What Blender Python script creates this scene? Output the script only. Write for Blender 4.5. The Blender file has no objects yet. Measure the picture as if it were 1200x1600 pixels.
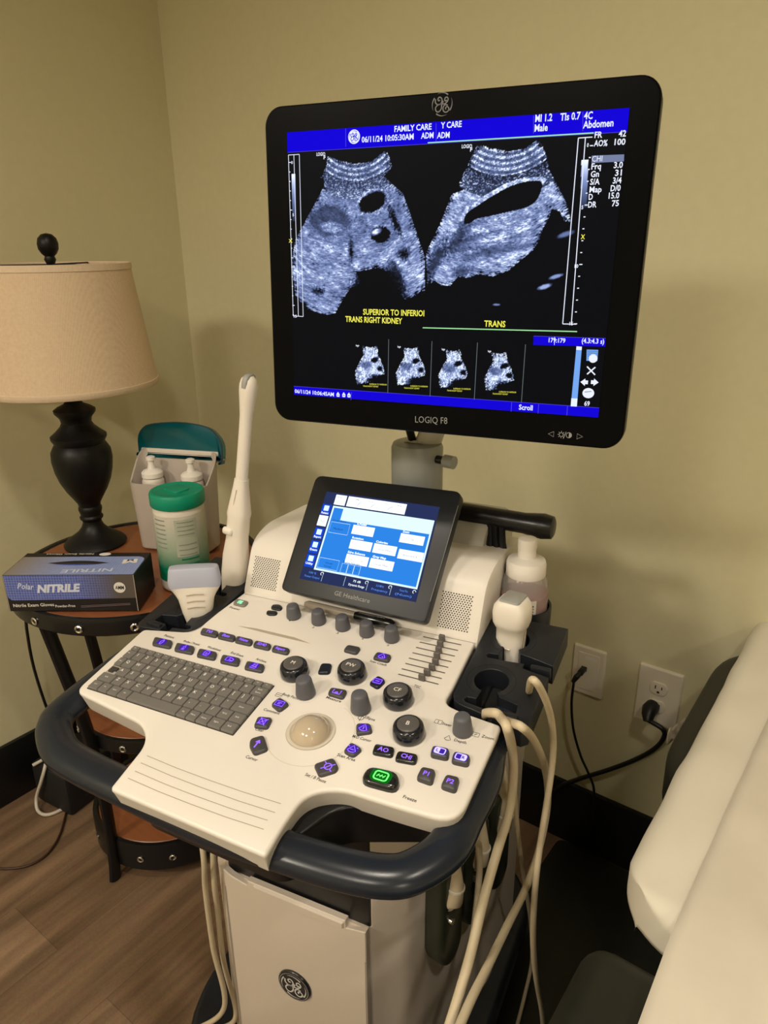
import bpy, bmesh, math, random
import numpy as np
from mathutils import Vector, Matrix
random.seed(7)
S = bpy.context.scene
COL = S.collection
PI = math.pi
# ------------------------------------------------------------------ camera
FPX = 1132.25; CAMH = 1.3155
PITCH, ROLL, YAW = 0.3577, -0.0101, -0.6435
def basis(p, r, y):
    cy, sy, cp, sp, cr, sr = math.cos(y), math.sin(y), math.cos(p), math.sin(p), math.cos(r), math.sin(r)
    f0 = Vector((sy, cy, 0)); r0 = Vector((cy, -sy, 0)); z = Vector((0, 0, 1))
    f = f0*cp - z*sp; u = f0*sp + z*cp
    return r0*cr + u*sr, -r0*sr + u*cr, f
CR, CU, CF = basis(PITCH, ROLL, YAW)
CPOS = Vector((0, 0, CAMH))
def m4(x, y, z, o):
    return Matrix(((x[0], y[0], z[0], o[0]), (x[1], y[1], z[1], o[1]), (x[2], y[2], z[2], o[2]), (0, 0, 0, 1)))
cd = bpy.data.cameras.new('camera'); cam = bpy.data.objects.new('camera', cd); COL.objects.link(cam)
cd.sensor_fit = 'VERTICAL'; cd.sensor_height = 32; cd.lens = FPX/1600*32; cd.clip_start = .02
cam.matrix_world = m4(CR, CU, -CF, CPOS)
S.camera = cam
# ------------------------------------------------------------------ world, lights, exposure
w = bpy.data.worlds.new('world'); S.world = w; w.use_nodes = True
w.node_tree.nodes['Background'].inputs[0].default_value = (1, .8, .55, 1)
w.node_tree.nodes['Background'].inputs[1].default_value = 0.05
S.view_settings.view_transform = 'Standard'; S.view_settings.look = 'None'
S.view_settings.exposure = 0.0; S.view_settings.gamma = 1.0; S.view_settings.use_curve_mapping = False
WARM = (1.0, .90, .75)
def spot(name, loc, tgt, watts, angle, blend=.7, rad=.045):
    l = bpy.data.lights.new(name, 'SPOT'); l.energy = watts; l.color = WARM; l.spot_size = math.radians(angle)
    l.spot_blend = blend; l.shadow_soft_size = rad
    o = bpy.data.objects.new(name, l); COL.objects.link(o); o.location = loc
    o.rotation_euler = (Vector(tgt)-Vector(loc)).to_track_quat('-Z', 'Y').to_euler()
    return o
spot('ceiling_downlight', (-.42, .02, 2.42), (-.44, .12, 0), 38, 158, .9, .06)
spot('ceiling_downlight', (.55, .12, 2.42), (.5, .12, 0), 32, 160, .9, .06)
spot('ceiling_downlight', (-.15, -1.45, 2.42), (-.2, -1.2, 0), 85, 166, .7, .22)
spot('ceiling_downlight', (1.80, -1.80, 2.42), (1.6, -1.6, 0), 95, 166, .7, .15)
spot('ceiling_downlight', (-1.15, -1.60, 2.42), (-1.1, -1.4, 0), 185, 166, .7, .22)
# ------------------------------------------------------------------ room frame numbers (metres)
YB = 1.3127; XL = -1.6423; CEIL = 2.44; XR = 2.2; YF = -2.6
# machine frame: origin on the floor under the console, x right, y to the back
MO = Vector((-.5480, .5063, 0)); MA = .2
MX = Vector((math.cos(MA), math.sin(MA), 0)); MY = Vector((-math.sin(MA), math.cos(MA), 0)); MZ = Vector((0, 0, 1))
MROOT = m4(MX, MY, MZ, MO); MINV = MROOT.inverted()
def wray(u, v): return (CR*((u-600)/FPX) - CU*((v-800)/FPX) + CF)
class Fr:                       # a plane in the world ('W') or in the machine frame ('M'): o, ex, ey, n
    def __init__(s, o, ex, ey, sp='M'):
        s.o = Vector(o); s.ex = Vector(ex).normalized(); s.ey = Vector(ey).normalized(); s.n = s.ex.cross(s.ey)
        s.sp = sp; s.mat = m4(s.ex, s.ey, s.n, s.o)
    def hit3(s, u, v, c=0):
        d = wray(u, v); p = CPOS.copy()
        if s.sp == 'M': p = MINV @ p; d = MINV.to_3x3() @ d
        o = s.o + s.n*c
        return p + d*((o-p).dot(s.n)/d.dot(s.n))
    def hit(s, u, v, c=0):
        q = s.hit3(u, v, c) - s.o
        return (q.dot(s.ex), q.dot(s.ey))
    def p(s, x, y, c=0): return s.o + s.ex*x + s.ey*y + s.n*c
TK = .1466
KZ = .7796
CON = Fr((0, 0, KZ), (1, 0, 0), (0, math.cos(TK), math.sin(TK)))
def yfr(y): return Fr((0, y, 0), (1, 0, 0), (0, 0, 1))
def xfr(x): return Fr((x, 0, 0), (0, 1, 0), (0, 0, 1))
def hy(u, v, y): return yfr(y).hit3(u, v)
def hx(u, v, x): return xfr(x).hit3(u, v)
def leanfr(o, yaw, pitch):
    r, u, f = basis(pitch, 0, yaw); return Fr(o, r, u)
MON = leanfr((.1278, .1939, 1.2831), -.0496, .0529)
TCH = leanfr((.0135, .2339, .9170), .0168, .6834)
# ------------------------------------------------------------------ materials
MATS = {}
def nt(name):
    m = bpy.data.materials.new(name); m.use_nodes = True; MATS[name] = m
    return m, m.node_tree.nodes, m.node_tree.links, m.node_tree.nodes['Principled BSDF']
def mat(name, col, rough=.5, metal=0, noise=0, nscale=200, bump=0, coat=0, emit=None, es=1, trans=0, ior=1.45, spec=.5, sub=0, alpha=1):
    m, N, L, b = nt(name)
    b.inputs['Base Color'].default_value = (*col, 1); b.inputs['Roughness'].default_value = rough
    b.inputs['Metallic'].default_value = metal; b.inputs['Coat Weight'].default_value = coat
    b.inputs['Transmission Weight'].default_value = trans; b.inputs['IOR'].default_value = ior
    b.inputs['Specular IOR Level'].default_value = spec; b.inputs['Alpha'].default_value = alpha
    if sub: b.inputs['Subsurface Weight'].default_value = sub; b.inputs['Subsurface Scale'].default_value = .01
    if emit: b.inputs['Emission Color'].default_value = (*emit, 1); b.inputs['Emission Strength'].default_value = es
    tc = N.new('ShaderNodeTexCoord'); n = N.new('ShaderNodeTexNoise'); n.inputs['Scale'].default_value = nscale; n.inputs['Detail'].default_value = 3
    L.new(tc.outputs['Object'], n.inputs['Vector'])
    if noise:
        mx = N.new('ShaderNodeMix'); mx.data_type = 'RGBA'; mx.inputs[6].default_value = (*[c*(1-noise) for c in col], 1); mx.inputs[7].default_value = (*[min(1, c*(1+noise)) for c in col], 1)
        L.new(n.outputs['Fac'], mx.inputs[0]); L.new(mx.outputs[2], b.inputs['Base Color'])
    if bump:
        bp = N.new('ShaderNodeBump'); bp.inputs['Strength'].default_value = bump; bp.inputs['Distance'].default_value = .001
        L.new(n.outputs['Fac'], bp.inputs['Height']); L.new(bp.outputs['Normal'], b.inputs['Normal'])
    return m
def lin(r, g, b): return tuple(((c/255)/12.92 if c/255 < .04045 else ((c/255+.055)/1.055)**2.4) for c in (r, g, b))
def emis(name, rgb, st=1.0):
    return mat(name, (0, 0, 0), .4, emit=lin(*rgb), es=st, spec=0)
mat('wall_paint', (.67, .62, .405), .75, noise=.04, nscale=60, bump=.25)
mat('ceiling_paint', (.6, .58, .5), .9)
mat('baseboard_black', (.006, .006, .007), .42)
mat('cream_plastic', (.80, .75, .69), .38, noise=.02, nscale=900, bump=.05)
mat('cream_dark', (.35, .30, .25), .5)
mat('cabinet_plastic', (.70, .61, .52), .45, noise=.05, nscale=700, bump=.1)
mat('slate_plastic', (.011, .013, .018), .38, noise=.1, nscale=1200, bump=.12)
mat('handle_plastic', (.013, .017, .026), .26, noise=.1, nscale=900, bump=.04)
mat('black_plastic', (.008, .008, .009), .3)
mat('black_matte', (.006, .006, .006), .8)
mat('monitor_black', (.003, .003, .0035), .3, spec=.05)
mat('key_gray', (.17, .158, .148), .45, bump=.05, nscale=900)
mat('key_gap', (.045, .04, .035), .7)
mat('key_legend', (.9, .88, .82), .5)
mat('silver_peel', (.8, .78, .7), .25, metal=.6)
mat('button_gray', (.060, .057, .062), .4)
mat('button_navy', (.010, .012, .022), .3)
mat('button_black', (.010, .011, .012), .22, coat=.5)
mat('knob_gray', (.105, .105, .12), .42)
mat('knob_black', (.010, .011, .017), .2, coat=.4)
mat('knob_face', (.10, .092, .09), .3)
mat('power_gray', (.20, .19, .16), .4)
mat('slider_gray', (.12, .108, .098), .45)
mat('track_gray', (.12, .10, .085), .6)
mat('print_gray', (.045, .038, .032), .6)
mat('print_light', (.62, .62, .62), .4)
mat('print_mid', (.30, .30, .30), .4)
mat('ball_tan', (.50, .41, .30), .10, coat=.6)
mat('ring_clear', (.66, .60, .50), .2, coat=.5)
mat('arm_gray', (.30, .31, .30), .35)
mat('arm_light', (.5, .48, .43), .4)
mat('chrome', (.75, .75, .75), .18, metal=1)
mat('cable_cream', (.62, .52, .36), .45)
mat('probe_white', (.82, .76, .68), .32, sub=.1)
mat('probe_lens', (.42, .44, .55), .4)
mat('probe_lens_gray', (.33, .33, .31), .5)
mat('probe_seam', (.45, .38, .3), .5)
mat('connector_green', (.028, .032, .020), .35)
mat('rubber_black', (.01, .01, .01), .6)
mat('cord_black', (.008, .008, .009), .4)
mat('cord_brown', (.05, .02, .012), .4)
mat('cord_white', (.55, .50, .42), .45)
mat('plate_ivory', (.80, .73, .60), .35)
mat('slot_dark', (.02, .015, .01), .6)
mat('vinyl_black', (.014, .015, .011), .45, noise=.2, nscale=40, bump=.15)
mat('lamp_black', (.004, .004, .0045), .42, spec=.35)
mat('box_black', (.012, .010, .010), .45)
mat('box_edge', (.45, .38, .32), .6)
mat('print_white', (.75, .72, .68), .5)
mat('print_silver', (.62, .66, .80), .35)
mat('print_dim', (.16, .12, .13), .5)
mat('print_faint', (.15, .15, .155), .45)
mat('glove_blue', (.05, .08, .42), .6)
mat('lid_green', (.0, .26, .15), .4)
mat('can_white', (.72, .66, .58), .4)
mat('can_label', (.42, .45, .36), .45, noise=.1, nscale=40)
mat('can_green', (.0, .17, .085), .45)
mat('can_text', (.25, .27, .22), .5)
mat('caddy_beige', (.46, .40, .35), .45)
mat('caddy_light', (.70, .63, .56), .4)
mat('lid_teal', (.0, .13, .17), .15, trans=.35, ior=1.3)
mat('lid_teal_edge', (.0, .03, .06), .2)
mat('bottle_white', (.72, .66, .58), .4)
mat('cap_white', (.85, .80, .74), .35)
mat('bottle_clear', (.90, .84, .82), .12, trans=.8, ior=1.15)
mat('gel_pink', (.30, .12, .12), .35)
mat('gel_label', (.20, .07, .08), .5)
mat('table_black', (.006, .006, .007), .28)
mat('pen_beige', (.36, .31, .25), .35)
mat('tape_white', (.6, .53, .43), .5)
emis('scr_black', (5, 8, 14), 1)
emis('scr_blue', (22, 8, 214), 1.05)
emis('scr_blue_line', (90, 80, 225), 1)
emis('scr_white', (235, 240, 255), 1.05)
emis('scr_yellow', (250, 245, 90), 1)
emis('scr_green', (170, 240, 170), 1)
emis('scr_gray', (120, 130, 165), 1)
emis('scr_dimline', (110, 120, 125), 1)
emis('scr_scroll', (120, 170, 245), 1)
emis('tch_navy', (42, 52, 92), 1)
emis('tch_mid', (45, 130, 225), 1.1)
emis('tch_royal', (20, 70, 205), 1.1)
emis('tch_pale', (215, 242, 252), 1.2)
emis('tch_white', (245, 252, 255), 1.3)
emis('tch_text', (20, 60, 130), 1)
emis('tch_blue_text', (90, 140, 235), 1)
emis('tch_gray', (120, 125, 135), 1)
emis('glow_violet', (150, 100, 255), 1.6)
emis('glow_violet_soft', (70, 40, 170), 1.0)
emis('glow_white_violet', (215, 200, 255), 1.3)
emis('glow_green', (120, 255, 120), 1.5)
emis('glow_green_soft', (10, 110, 20), 1)
emis('glow_power', (150, 255, 190), 1.3)
# wood planks on the floor, running along the left wall
m, N, L, b = nt('floor_wood')
tc = N.new('ShaderNodeTexCoord'); mp = N.new('ShaderNodeMapping'); mp.inputs['Rotation'].default_value = (0, 0, PI/2)
L.new(tc.outputs['Object'], mp.inputs['Vector'])
br = N.new('ShaderNodeTexBrick'); br.inputs['Color1'].default_value = (.19, .118, .066, 1); br.inputs['Color2'].default_value = (.255, .165, .10, 1)
br.inputs['Mortar'].default_value = (.13, .08, .045, 1); br.inputs['Scale'].default_value = 1; br.inputs['Mortar Size'].default_value = .0007
br.inputs['Brick Width'].default_value = 1.2; br.inputs['Row Height'].default_value = .165; br.offset = .37
L.new(mp.outputs[0], br.inputs['Vector'])
mp2 = N.new('ShaderNodeMapping'); mp2.inputs['Scale'].default_value = (14, 1.1, 1); L.new(tc.outputs['Object'], mp2.inputs['Vector'])
n1 = N.new('ShaderNodeTexNoise'); n1.inputs['Scale'].default_value = 1.6; n1.inputs['Detail'].default_value = 5; L.new(mp2.outputs[0], n1.inputs['Vector'])
rp = N.new('ShaderNodeValToRGB'); rp.color_ramp.elements[0].position = .38; rp.color_ramp.elements[1].position = .66
rp.color_ramp.elements[0].color = (.52, .48, .46, 1); rp.color_ramp.elements[1].color = (1.25, 1.22, 1.2, 1)
L.new(n1.outputs['Fac'], rp.inputs['Fac'])
mx = N.new('ShaderNodeMix'); mx.data_type = 'RGBA'; mx.blend_type = 'MULTIPLY'; mx.inputs[0].default_value = .9
L.new(br.outputs['Color'], mx.inputs[6]); L.new(rp.outputs['Color'], mx.inputs[7])
n2 = N.new('ShaderNodeTexNoise'); n2.inputs['Scale'].default_value = 260; L.new(tc.outputs['Object'], n2.inputs['Vector'])
mx2 = N.new('ShaderNodeMix'); mx2.data_type = 'RGBA'; mx2.blend_type = 'OVERLAY'; mx2.inputs[0].default_value = .35
L.new(mx.outputs[2], mx2.inputs[6]); L.new(n2.outputs['Color'], mx2.inputs[7])
L.new(mx2.outputs[2], b.inputs['Base Color']); b.inputs['Roughness'].default_value = .55
# reddish table wood
m, N, L, b = nt('table_wood')
tc = N.new('ShaderNodeTexCoord'); mp = N.new('ShaderNodeMapping'); mp.inputs['Scale'].default_value = (4, 40, 4); L.new(tc.outputs['Object'], mp.inputs['Vector'])
n1 = N.new('ShaderNodeTexNoise'); n1.inputs['Scale'].default_value = 2; n1.inputs['Detail'].default_value = 4; L.new(mp.outputs[0], n1.inputs['Vector'])
rp = N.new('ShaderNodeValToRGB'); rp.color_ramp.elements[0].color = (.20, .060, .022, 1); rp.color_ramp.elements[1].color = (.34, .125, .05, 1)
L.new(n1.outputs['Fac'], rp.inputs['Fac']); L.new(rp.outputs['Color'], b.inputs['Base Color']); b.inputs['Roughness'].default_value = .35
# linen
def linen(name, c1, c2, sc=900, tr=.0, bump=.4):
    m, N, L, b = nt(name)
    tc = N.new('ShaderNodeTexCoord')
    ws = []
    for ax in ('X', 'Z'):
        w_ = N.new('ShaderNodeTexWave'); w_.bands_direction = ax; w_.inputs['Scale'].default_value = sc/6; w_.inputs['Distortion'].default_value = 2
        w_.inputs['Detail'].default_value = 2; L.new(tc.outputs['Object'], w_.inputs['Vector']); ws.append(w_)
    n = N.new('ShaderNodeTexNoise'); n.inputs['Scale'].default_value = sc/5; L.new(tc.outputs['Object'], n.inputs['Vector'])
    ad = N.new('ShaderNodeMath'); ad.operation = 'ADD'; L.new(ws[0].outputs['Fac'], ad.inputs[0]); L.new(ws[1].outputs['Fac'], ad.inputs[1])
    ad2 = N.new('ShaderNodeMath'); ad2.operation = 'MULTIPLY_ADD'; ad2.inputs[1].default_value = .25; L.new(ad.outputs[0], ad2.inputs[0]); L.new(n.outputs['Fac'], ad2.inputs[2])
    mx = N.new('ShaderNodeMix'); mx.data_type = 'RGBA'; mx.inputs[6].default_value = (*c1, 1); mx.inputs[7].default_value = (*c2, 1)
    L.new(ad2.outputs[0], mx.inputs[0]); L.new(mx.outputs[2], b.inputs['Base Color']); b.inputs['Roughness'].default_value = .85
    bp = N.new('ShaderNodeBump'); bp.inputs['Strength'].default_value = bump; bp.inputs['Distance'].default_value = .0006
    L.new(ad2.outputs[0], bp.inputs['Height']); L.new(bp.outputs['Normal'], b.inputs['Normal'])
linen('shade_linen', (.52, .38, .25), (.66, .50, .34))
linen('shade_trim', (.60, .46, .32), (.70, .55, .40))
mat('sheet_cotton', (.72, .66, .55), .8, noise=.05, nscale=8, bump=.1, sub=.05)
mat('paper_cover', (.66, .60, .50), .7, noise=.08, nscale=14, bump=.35)
# glove box grid face
m, N, L, b = nt('box_grid')
tc = N.new('ShaderNodeTexCoord'); br = N.new('ShaderNodeTexBrick'); br.offset = 0; br.inputs['Scale'].default_value = 1
br.inputs['Brick Width'].default_value = .0048; br.inputs['Row Height'].default_value = .0048; br.inputs['Mortar Size'].default_value = .0003
br.inputs['Color1'].default_value = (.06, .09, .36, 1); br.inputs['Color2'].default_value = (.085, .12, .42, 1); br.inputs['Mortar'].default_value = (.28, .33, .55, 1)
L.new(tc.outputs['UV'], br.inputs['Vector'])
sx = N.new('ShaderNodeSeparateXYZ'); L.new(tc.outputs['UV'], sx.inputs[0])
mr = N.new('ShaderNodeMapRange'); mr.inputs['From Min'].default_value = .13; mr.inputs['From Max'].default_value = .205; L.new(sx.outputs['X'], mr.inputs['Value'])
m2 = N.new('ShaderNodeMix'); m2.data_type = 'RGBA'; m2.inputs[7].default_value = (.10, .085, .075, 1); L.new(br.outputs['Color'], m2.inputs[6]); L.new(mr.outputs[0], m2.inputs[0])
L.new(m2.outputs[2], b.inputs['Base Color']); b.inputs['Roughness'].default_value = .35
m, N, L, b = nt('box_grid_top')
tc = N.new('ShaderNodeTexCoord'); br = N.new('ShaderNodeTexBrick'); br.offset = 0; br.inputs['Scale'].default_value = 1
br.inputs['Brick Width'].default_value = .0048; br.inputs['Row Height'].default_value = .0048; br.inputs['Mortar Size'].default_value = .0003
br.inputs['Color1'].default_value = (.20, .27, .60, 1); br.inputs['Color2'].default_value = (.23, .31, .64, 1); br.inputs['Mortar'].default_value = (.42, .45, .6, 1)
L.new(tc.outputs['UV'], br.inputs['Vector'])
sx = N.new('ShaderNodeSeparateXYZ'); L.new(tc.outputs['UV'], sx.inputs[0])
mr = N.new('ShaderNodeMapRange'); mr.inputs['From Min'].default_value = .10; mr.inputs['From Max'].default_value = .0; L.new(sx.outputs['X'], mr.inputs['Value'])
m2 = N.new('ShaderNodeMix'); m2.data_type = 'RGBA'; m2.inputs[7].default_value = (.24, .20, .16, 1); L.new(br.outputs['Color'], m2.inputs[6]); L.new(mr.outputs[0], m2.inputs[0])
L.new(m2.outputs[2], b.inputs['Base Color']); b.inputs['Roughness'].default_value = .35
# canister label fading to green at the bottom (printed gradient of the label itself)
m, N, L, b = nt('can_print')
tc = N.new('ShaderNodeTexCoord'); sx = N.new('ShaderNodeSeparateXYZ'); L.new(tc.outputs['Object'], sx.inputs[0])
mr = N.new('ShaderNodeMapRange'); mr.inputs['From Min'].default_value = .035; mr.inputs['From Max'].default_value = .15; L.new(sx.outputs['Z'], mr.inputs['Value'])
rp = N.new('ShaderNodeValToRGB'); rp.color_ramp.elements[0].color = (.0, .17, .085, 1); rp.color_ramp.elements[1].color = (.60, .56, .48, 1)
e_ = rp.color_ramp.elements.new(.45); e_.color = (.30, .38, .28, 1)
e_ = rp.color_ramp.elements.new(.12); e_.color = (.0, .17, .085, 1)
L.new(mr.outputs[0], rp.inputs['Fac']); L.new(rp.outputs['Color'], b.inputs['Base Color']); b.inputs['Roughness'].default_value = .4
# screen with a displayed picture held in a colour attribute
m, N, L, b = nt('scr_image')
at = N.new('ShaderNodeVertexColor'); at.layer_name = 'pic'
b.inputs['Base Color'].default_value = (.002, .002, .003, 1); b.inputs['Roughness'].default_value = .35; b.inputs['Specular IOR Level'].default_value = .04
L.new(at.outputs['Color'], b.inputs['Emission Color']); b.inputs['Emission Strength'].default_value = 1.0
# ------------------------------------------------------------------ mesh helpers
class MB:
    def __init__(s): s.v = []; s.f = []; s.m = []; s.fl = []
    def add(s, vf, mat_, M=None):
        vs, fs = vf[0], vf[1]; k = len(s.v); fl = vf[2] if len(vf) > 2 else None
        for p in vs:
            p = Vector(p) if len(p) == 3 else Vector((p[0], p[1], 0))
            s.v.append(M @ p if M is not None else p)
        for q, f in enumerate(fs): s.f.append([i+k for i in f]); s.m.append(mat_); s.fl.append(len(f) > 8 or (fl is not None and q in fl))
        return s
PM = {}
def build(name, mb, parent=None, M=None, smooth=True, angle=32, wn=True):
    me = bpy.data.meshes.new(name); me.from_pydata([tuple(p) for p in mb.v], [], mb.f)
    names = list(dict.fromkeys(mb.m))
    for n in names: me.materials.append(MATS[n])
    me.polygons.foreach_set('material_index', [names.index(x) for x in mb.m])
    if smooth:
        me.polygons.foreach_set('use_smooth', [not q for q in mb.fl]); me.set_sharp_from_angle(angle=math.radians(angle))
    me.update()
    o = bpy.data.objects.new(name, me); COL.objects.link(o)
    M = M if M is not None else Matrix.Identity(4)
    PM[o.name] = M
    if parent is not None:
        o.parent = parent
        pm = PM.get(parent.name, Matrix.Identity(4)) if parent.type == 'MESH' else Matrix.Identity(4)
        o.matrix_local = pm.inverted() @ M
    else: o.matrix_world = M
    return o
def tag(o, label, cat, group=None, kind=None):
    o['label'] = label; o['category'] = cat
    if group: o['group'] = group
    if kind: o['kind'] = kind
    return o
def thing(name, label, cat, M=None, group=None):
    o = bpy.data.objects.new(name, None); COL.objects.link(o); o.empty_display_size = .05
    if M is not None: o.matrix_world = M
    return tag(o, label, cat, group)
def rbox(sx, sy, sz, r=.002, c=(0, 0, 0), seg=2):
    bm = bmesh.new(); bmesh.ops.create_cube(bm, size=1)
    bmesh.ops.scale(bm, vec=(sx, sy, sz), verts=bm.verts)
    if r > 0: bmesh.ops.bevel(bm, geom=list(bm.edges), offset=min(r, sx*.49, sy*.49, sz*.49), segments=seg, affect='EDGES', profile=.5)
    bm.verts.ensure_lookup_table()
    vs = [v.co+Vector(c) for v in bm.verts]; bm.normal_update(); fs = [[v.index for v in f.verts] for f in bm.faces]; fl = {i for i, f in enumerate(bm.faces) if max(abs(c_) for c_ in f.normal) > .9999}; bm.free(); return vs, fs, fl
def rrect(w_, h_, r, n=5, c=(0, 0)):
    o = []
    for cx, cy, a0 in ((w_/2-r, h_/2-r, 0), (-w_/2+r, h_/2-r, PI/2), (-w_/2+r, -h_/2+r, PI), (w_/2-r, -h_/2+r, 1.5*PI)):
        for i in range(n+1): a = a0+PI/2*i/n; o.append((c[0]+cx+r*math.cos(a), c[1]+cy+r*math.sin(a)))
    return o
def area2(p): return sum(p[i][0]*p[(i+1) % len(p)][1]-p[(i+1) % len(p)][0]*p[i][1] for i in range(len(p)))
def roundpoly(pts, r, n=4):
    if area2(pts) < 0: pts = pts[::-1]
    out = []; N_ = len(pts)
    rr = r if isinstance(r, (list, tuple)) else [r]*N_
    for i in range(N_):
        p0, p1, p2 = Vector(pts[i-1]), Vector(pts[i]), Vector(pts[(i+1) % N_])
        a = (p0-p1); b_ = (p2-p1); la, lb = a.length, b_.length; a /= la; b_ /= lb
        t = min(rr[i], la*.48, lb*.48)
        q0 = p1+a*t; q2 = p1+b_*t
        for k in range(n+1):
            s_ = k/n; q = q0*(1-s_)**2+p1*2*s_*(1-s_)+q2*s_*s_; out.append((q.x, q.y))
    return out
def smooth_loop(pts, k=6, closed=True):
    P = [Vector(p) for p in pts]; n = len(P); out = []
    rng = n if closed else n-1
    for i in range(rng):
        p0 = P[(i-1) % n] if closed or i > 0 else P[0]*2-P[1]
        p1 = P[i]; p2 = P[(i+1) % n]; p3 = P[(i+2) % n] if closed or i+2 < n else P[-1]*2-P[-2]
        for j in range(k):
            t = j/k
            out.append(.5*((2*p1)+(p2-p0)*t+(2*p0-5*p1+4*p2-p3)*t*t+(3*p1-p0-3*p2+p3)*t**3))
    if not closed: out.append(P[-1].copy())
    return out
def inset(pts, d):
    n = len(pts); out = []
    for i in range(n):
        p0, p1, p2 = Vector(pts[i-1]), Vector(pts[i]), Vector(pts[(i+1) % n])
        a = (p1-p0); b_ = (p2-p1)
        a = a.normalized() if a.length > 1e-9 else b_.normalized(); b_ = b_.normalized() if b_.length > 1e-9 else a
        na = Vector((-a.y, a.x)); nb = Vector((-b_.y, b_.x)); m_ = na+nb
        m_ = m_.normalized() if m_.length > 1e-6 else na
        q = p1+m_*min(d/max(.5, m_.dot(na)), abs(d)*2) if d > 0 else p1+m_*d/max(.5, m_.dot(na)); out.append(q)
    if d > 0:                       # collapse edges that turned round in tight corners
        for _ in range(12):
            bad = False
            for i in range(n):
                j = (i+1) % n; e0 = Vector(pts[j])-Vector(pts[i]); e1 = out[j]-out[i]
                if e1.length > 1e-7 and e0.dot(e1) < 0: m_ = (out[i]+out[j])/2; out[i] = m_; out[j] = m_.copy(); bad = True
            if not bad: break
    return [(q.x, q.y) for q in out]
def layers(pts, lay, cap0=True, cap1=True):     # lay = [(z, inset), ...] bottom to top
    if area2(pts) < 0: pts = pts[::-1]
    vs = []; fs = []; n = len(pts)
    for z, d in lay:
        q = inset(pts, d) if d else pts
        vs += [Vector((p[0], p[1], z)) for p in q]
    for k in range(len(lay)-1):
        for i in range(n): j = (i+1) % n; fs.append([k*n+i, k*n+j, (k+1)*n+j, (k+1)*n+i])
    def dd(o_):
        r = []
        for i in range(n):
            if not r or (vs[o_+i]-vs[r[-1]]).length > 1e-6: r.append(o_+i)
        while len(r) > 3 and (vs[r[0]]-vs[r[-1]]).length < 1e-6: r.pop()
        return r
    if cap0: fs.append(dd(0)[::-1])
    if cap1: fs.append(dd((len(lay)-1)*n))
    return vs, fs
def slab(pts, z0, z1, r=.003, rb=0, n=4, taper=0):
    lay = []
    if rb: lay += [(z0+rb*(1-math.cos(PI/2*i/n)), taper+rb*(1-math.sin(PI/2*i/n))) for i in range(n)]
    else: lay.append((z0, taper))
    if r: lay += [(z1-r+r*math.sin(PI/2*i/n), r*(1-math.cos(PI/2*i/n))) for i in range(n+1)]
    else: lay.append((z1, 0))
    return layers(pts, lay)
def flat(pts, z=0):
    if area2(pts) < 0: pts = pts[::-1]
    return [Vector((p[0], p[1], z)) for p in pts], [list(range(len(pts)))]
def ringface(r0, r1, z=0, n=40, a0=0, a1=2*PI, c=(0, 0)):
    vs = []; fs = []
    for i in range(n+1):
        a = a0+(a1-a0)*i/n
        vs += [Vector((c[0]+r0*math.cos(a), c[1]+r0*math.sin(a), z)), Vector((c[0]+r1*math.cos(a), c[1]+r1*math.sin(a), z))]
    for i in range(n): fs.append([2*i, 2*i+1, 2*i+3, 2*i+2])
    return vs, fs
def disc(r, z=0, n=32, c=(0, 0), ry=None):
    ry = ry or r
    return [Vector((c[0]+r*math.cos(2*PI*i/n), c[1]+ry*math.sin(2*PI*i/n), z)) for i in range(n)], [list(range(n))]
def lathe(prof, n=40, cap=True, ang=None):
    vs = []; fs = []
    for r, z in prof:
        for i in range(n): a = 2*PI*i/n; vs.append(Vector((r*math.cos(a), r*math.sin(a), z)))
    for k in range(len(prof)-1):
        for i in range(n):
            j = (i+1) % n; fs.append([k*n+i, k*n+j, (k+1)*n+j, (k+1)*n+i])
    if cap: fs.append(list(range(n))[::-1]); fs.append([(len(prof)-1)*n+i for i in range(n)])
    return vs, fs
def tube(path, r, seg=14, flatn=None, closed=False, cap=True):   # r number, (wide, tall) or list; flatn = direction of "tall"
    P = [Vector(p) for p in path]; n = len(P); vs = []; fs = []
    up = None
    for i in range(n):
        a = P[(i+1) % n] if (closed or i < n-1) else P[i]; b_ = P[i-1] if (closed or i > 0) else P[i]
        t = (a-b_).normalized()
        if flatn is not None: u = Vector(flatn); u = (u-t*u.dot(t)).normalized()
        else:
            if up is None: up = Vector((0, 0, 1)) if abs(t.z) < .9 else Vector((1, 0, 0))
            u = (up-t*up.dot(t)).normalized(); up = u
        s_ = t.cross(u)
        ri = r[i] if isinstance(r, list) else r
        rw, rt = ri if isinstance(ri, tuple) else (ri, ri)
        for k in range(seg):
            a_ = 2*PI*k/seg; vs.append(P[i]+s_*math.cos(a_)*rw+u*math.sin(a_)*rt)
    for i in range(n if closed else n-1):
        j = (i+1) % n
        for k in range(seg): l = (k+1) % seg; fs.append([i*seg+k, i*seg+l, j*seg+l, j*seg+k])
    if cap and not closed: fs.append([k for k in range(seg)][::-1]); fs.append([(n-1)*seg+k for k in range(seg)])
    return vs, fs
def ribbon(pts, w_, z=0, closed=False):
    P = [Vector((p[0], p[1])) for p in pts]; n = len(P); vs = []; fs = []
    for i in range(n):
        a = P[(i+1) % n] if (closed or i < n-1) else P[i]; b_ = P[i-1] if (closed or i > 0) else P[i]
        t = (a-b_); t = t.normalized() if t.length > 1e-9 else Vector((1, 0)); s_ = Vector((-t.y, t.x))*w_/2
        vs += [Vector((*(P[i]+s_), z)), Vector((*(P[i]-s_), z))]
    for i in range(n if closed else n-1): j = (i+1) % n; fs.append([2*i+1, 2*j+1, 2*j, 2*i])
    return vs, fs
_T = {}
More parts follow.
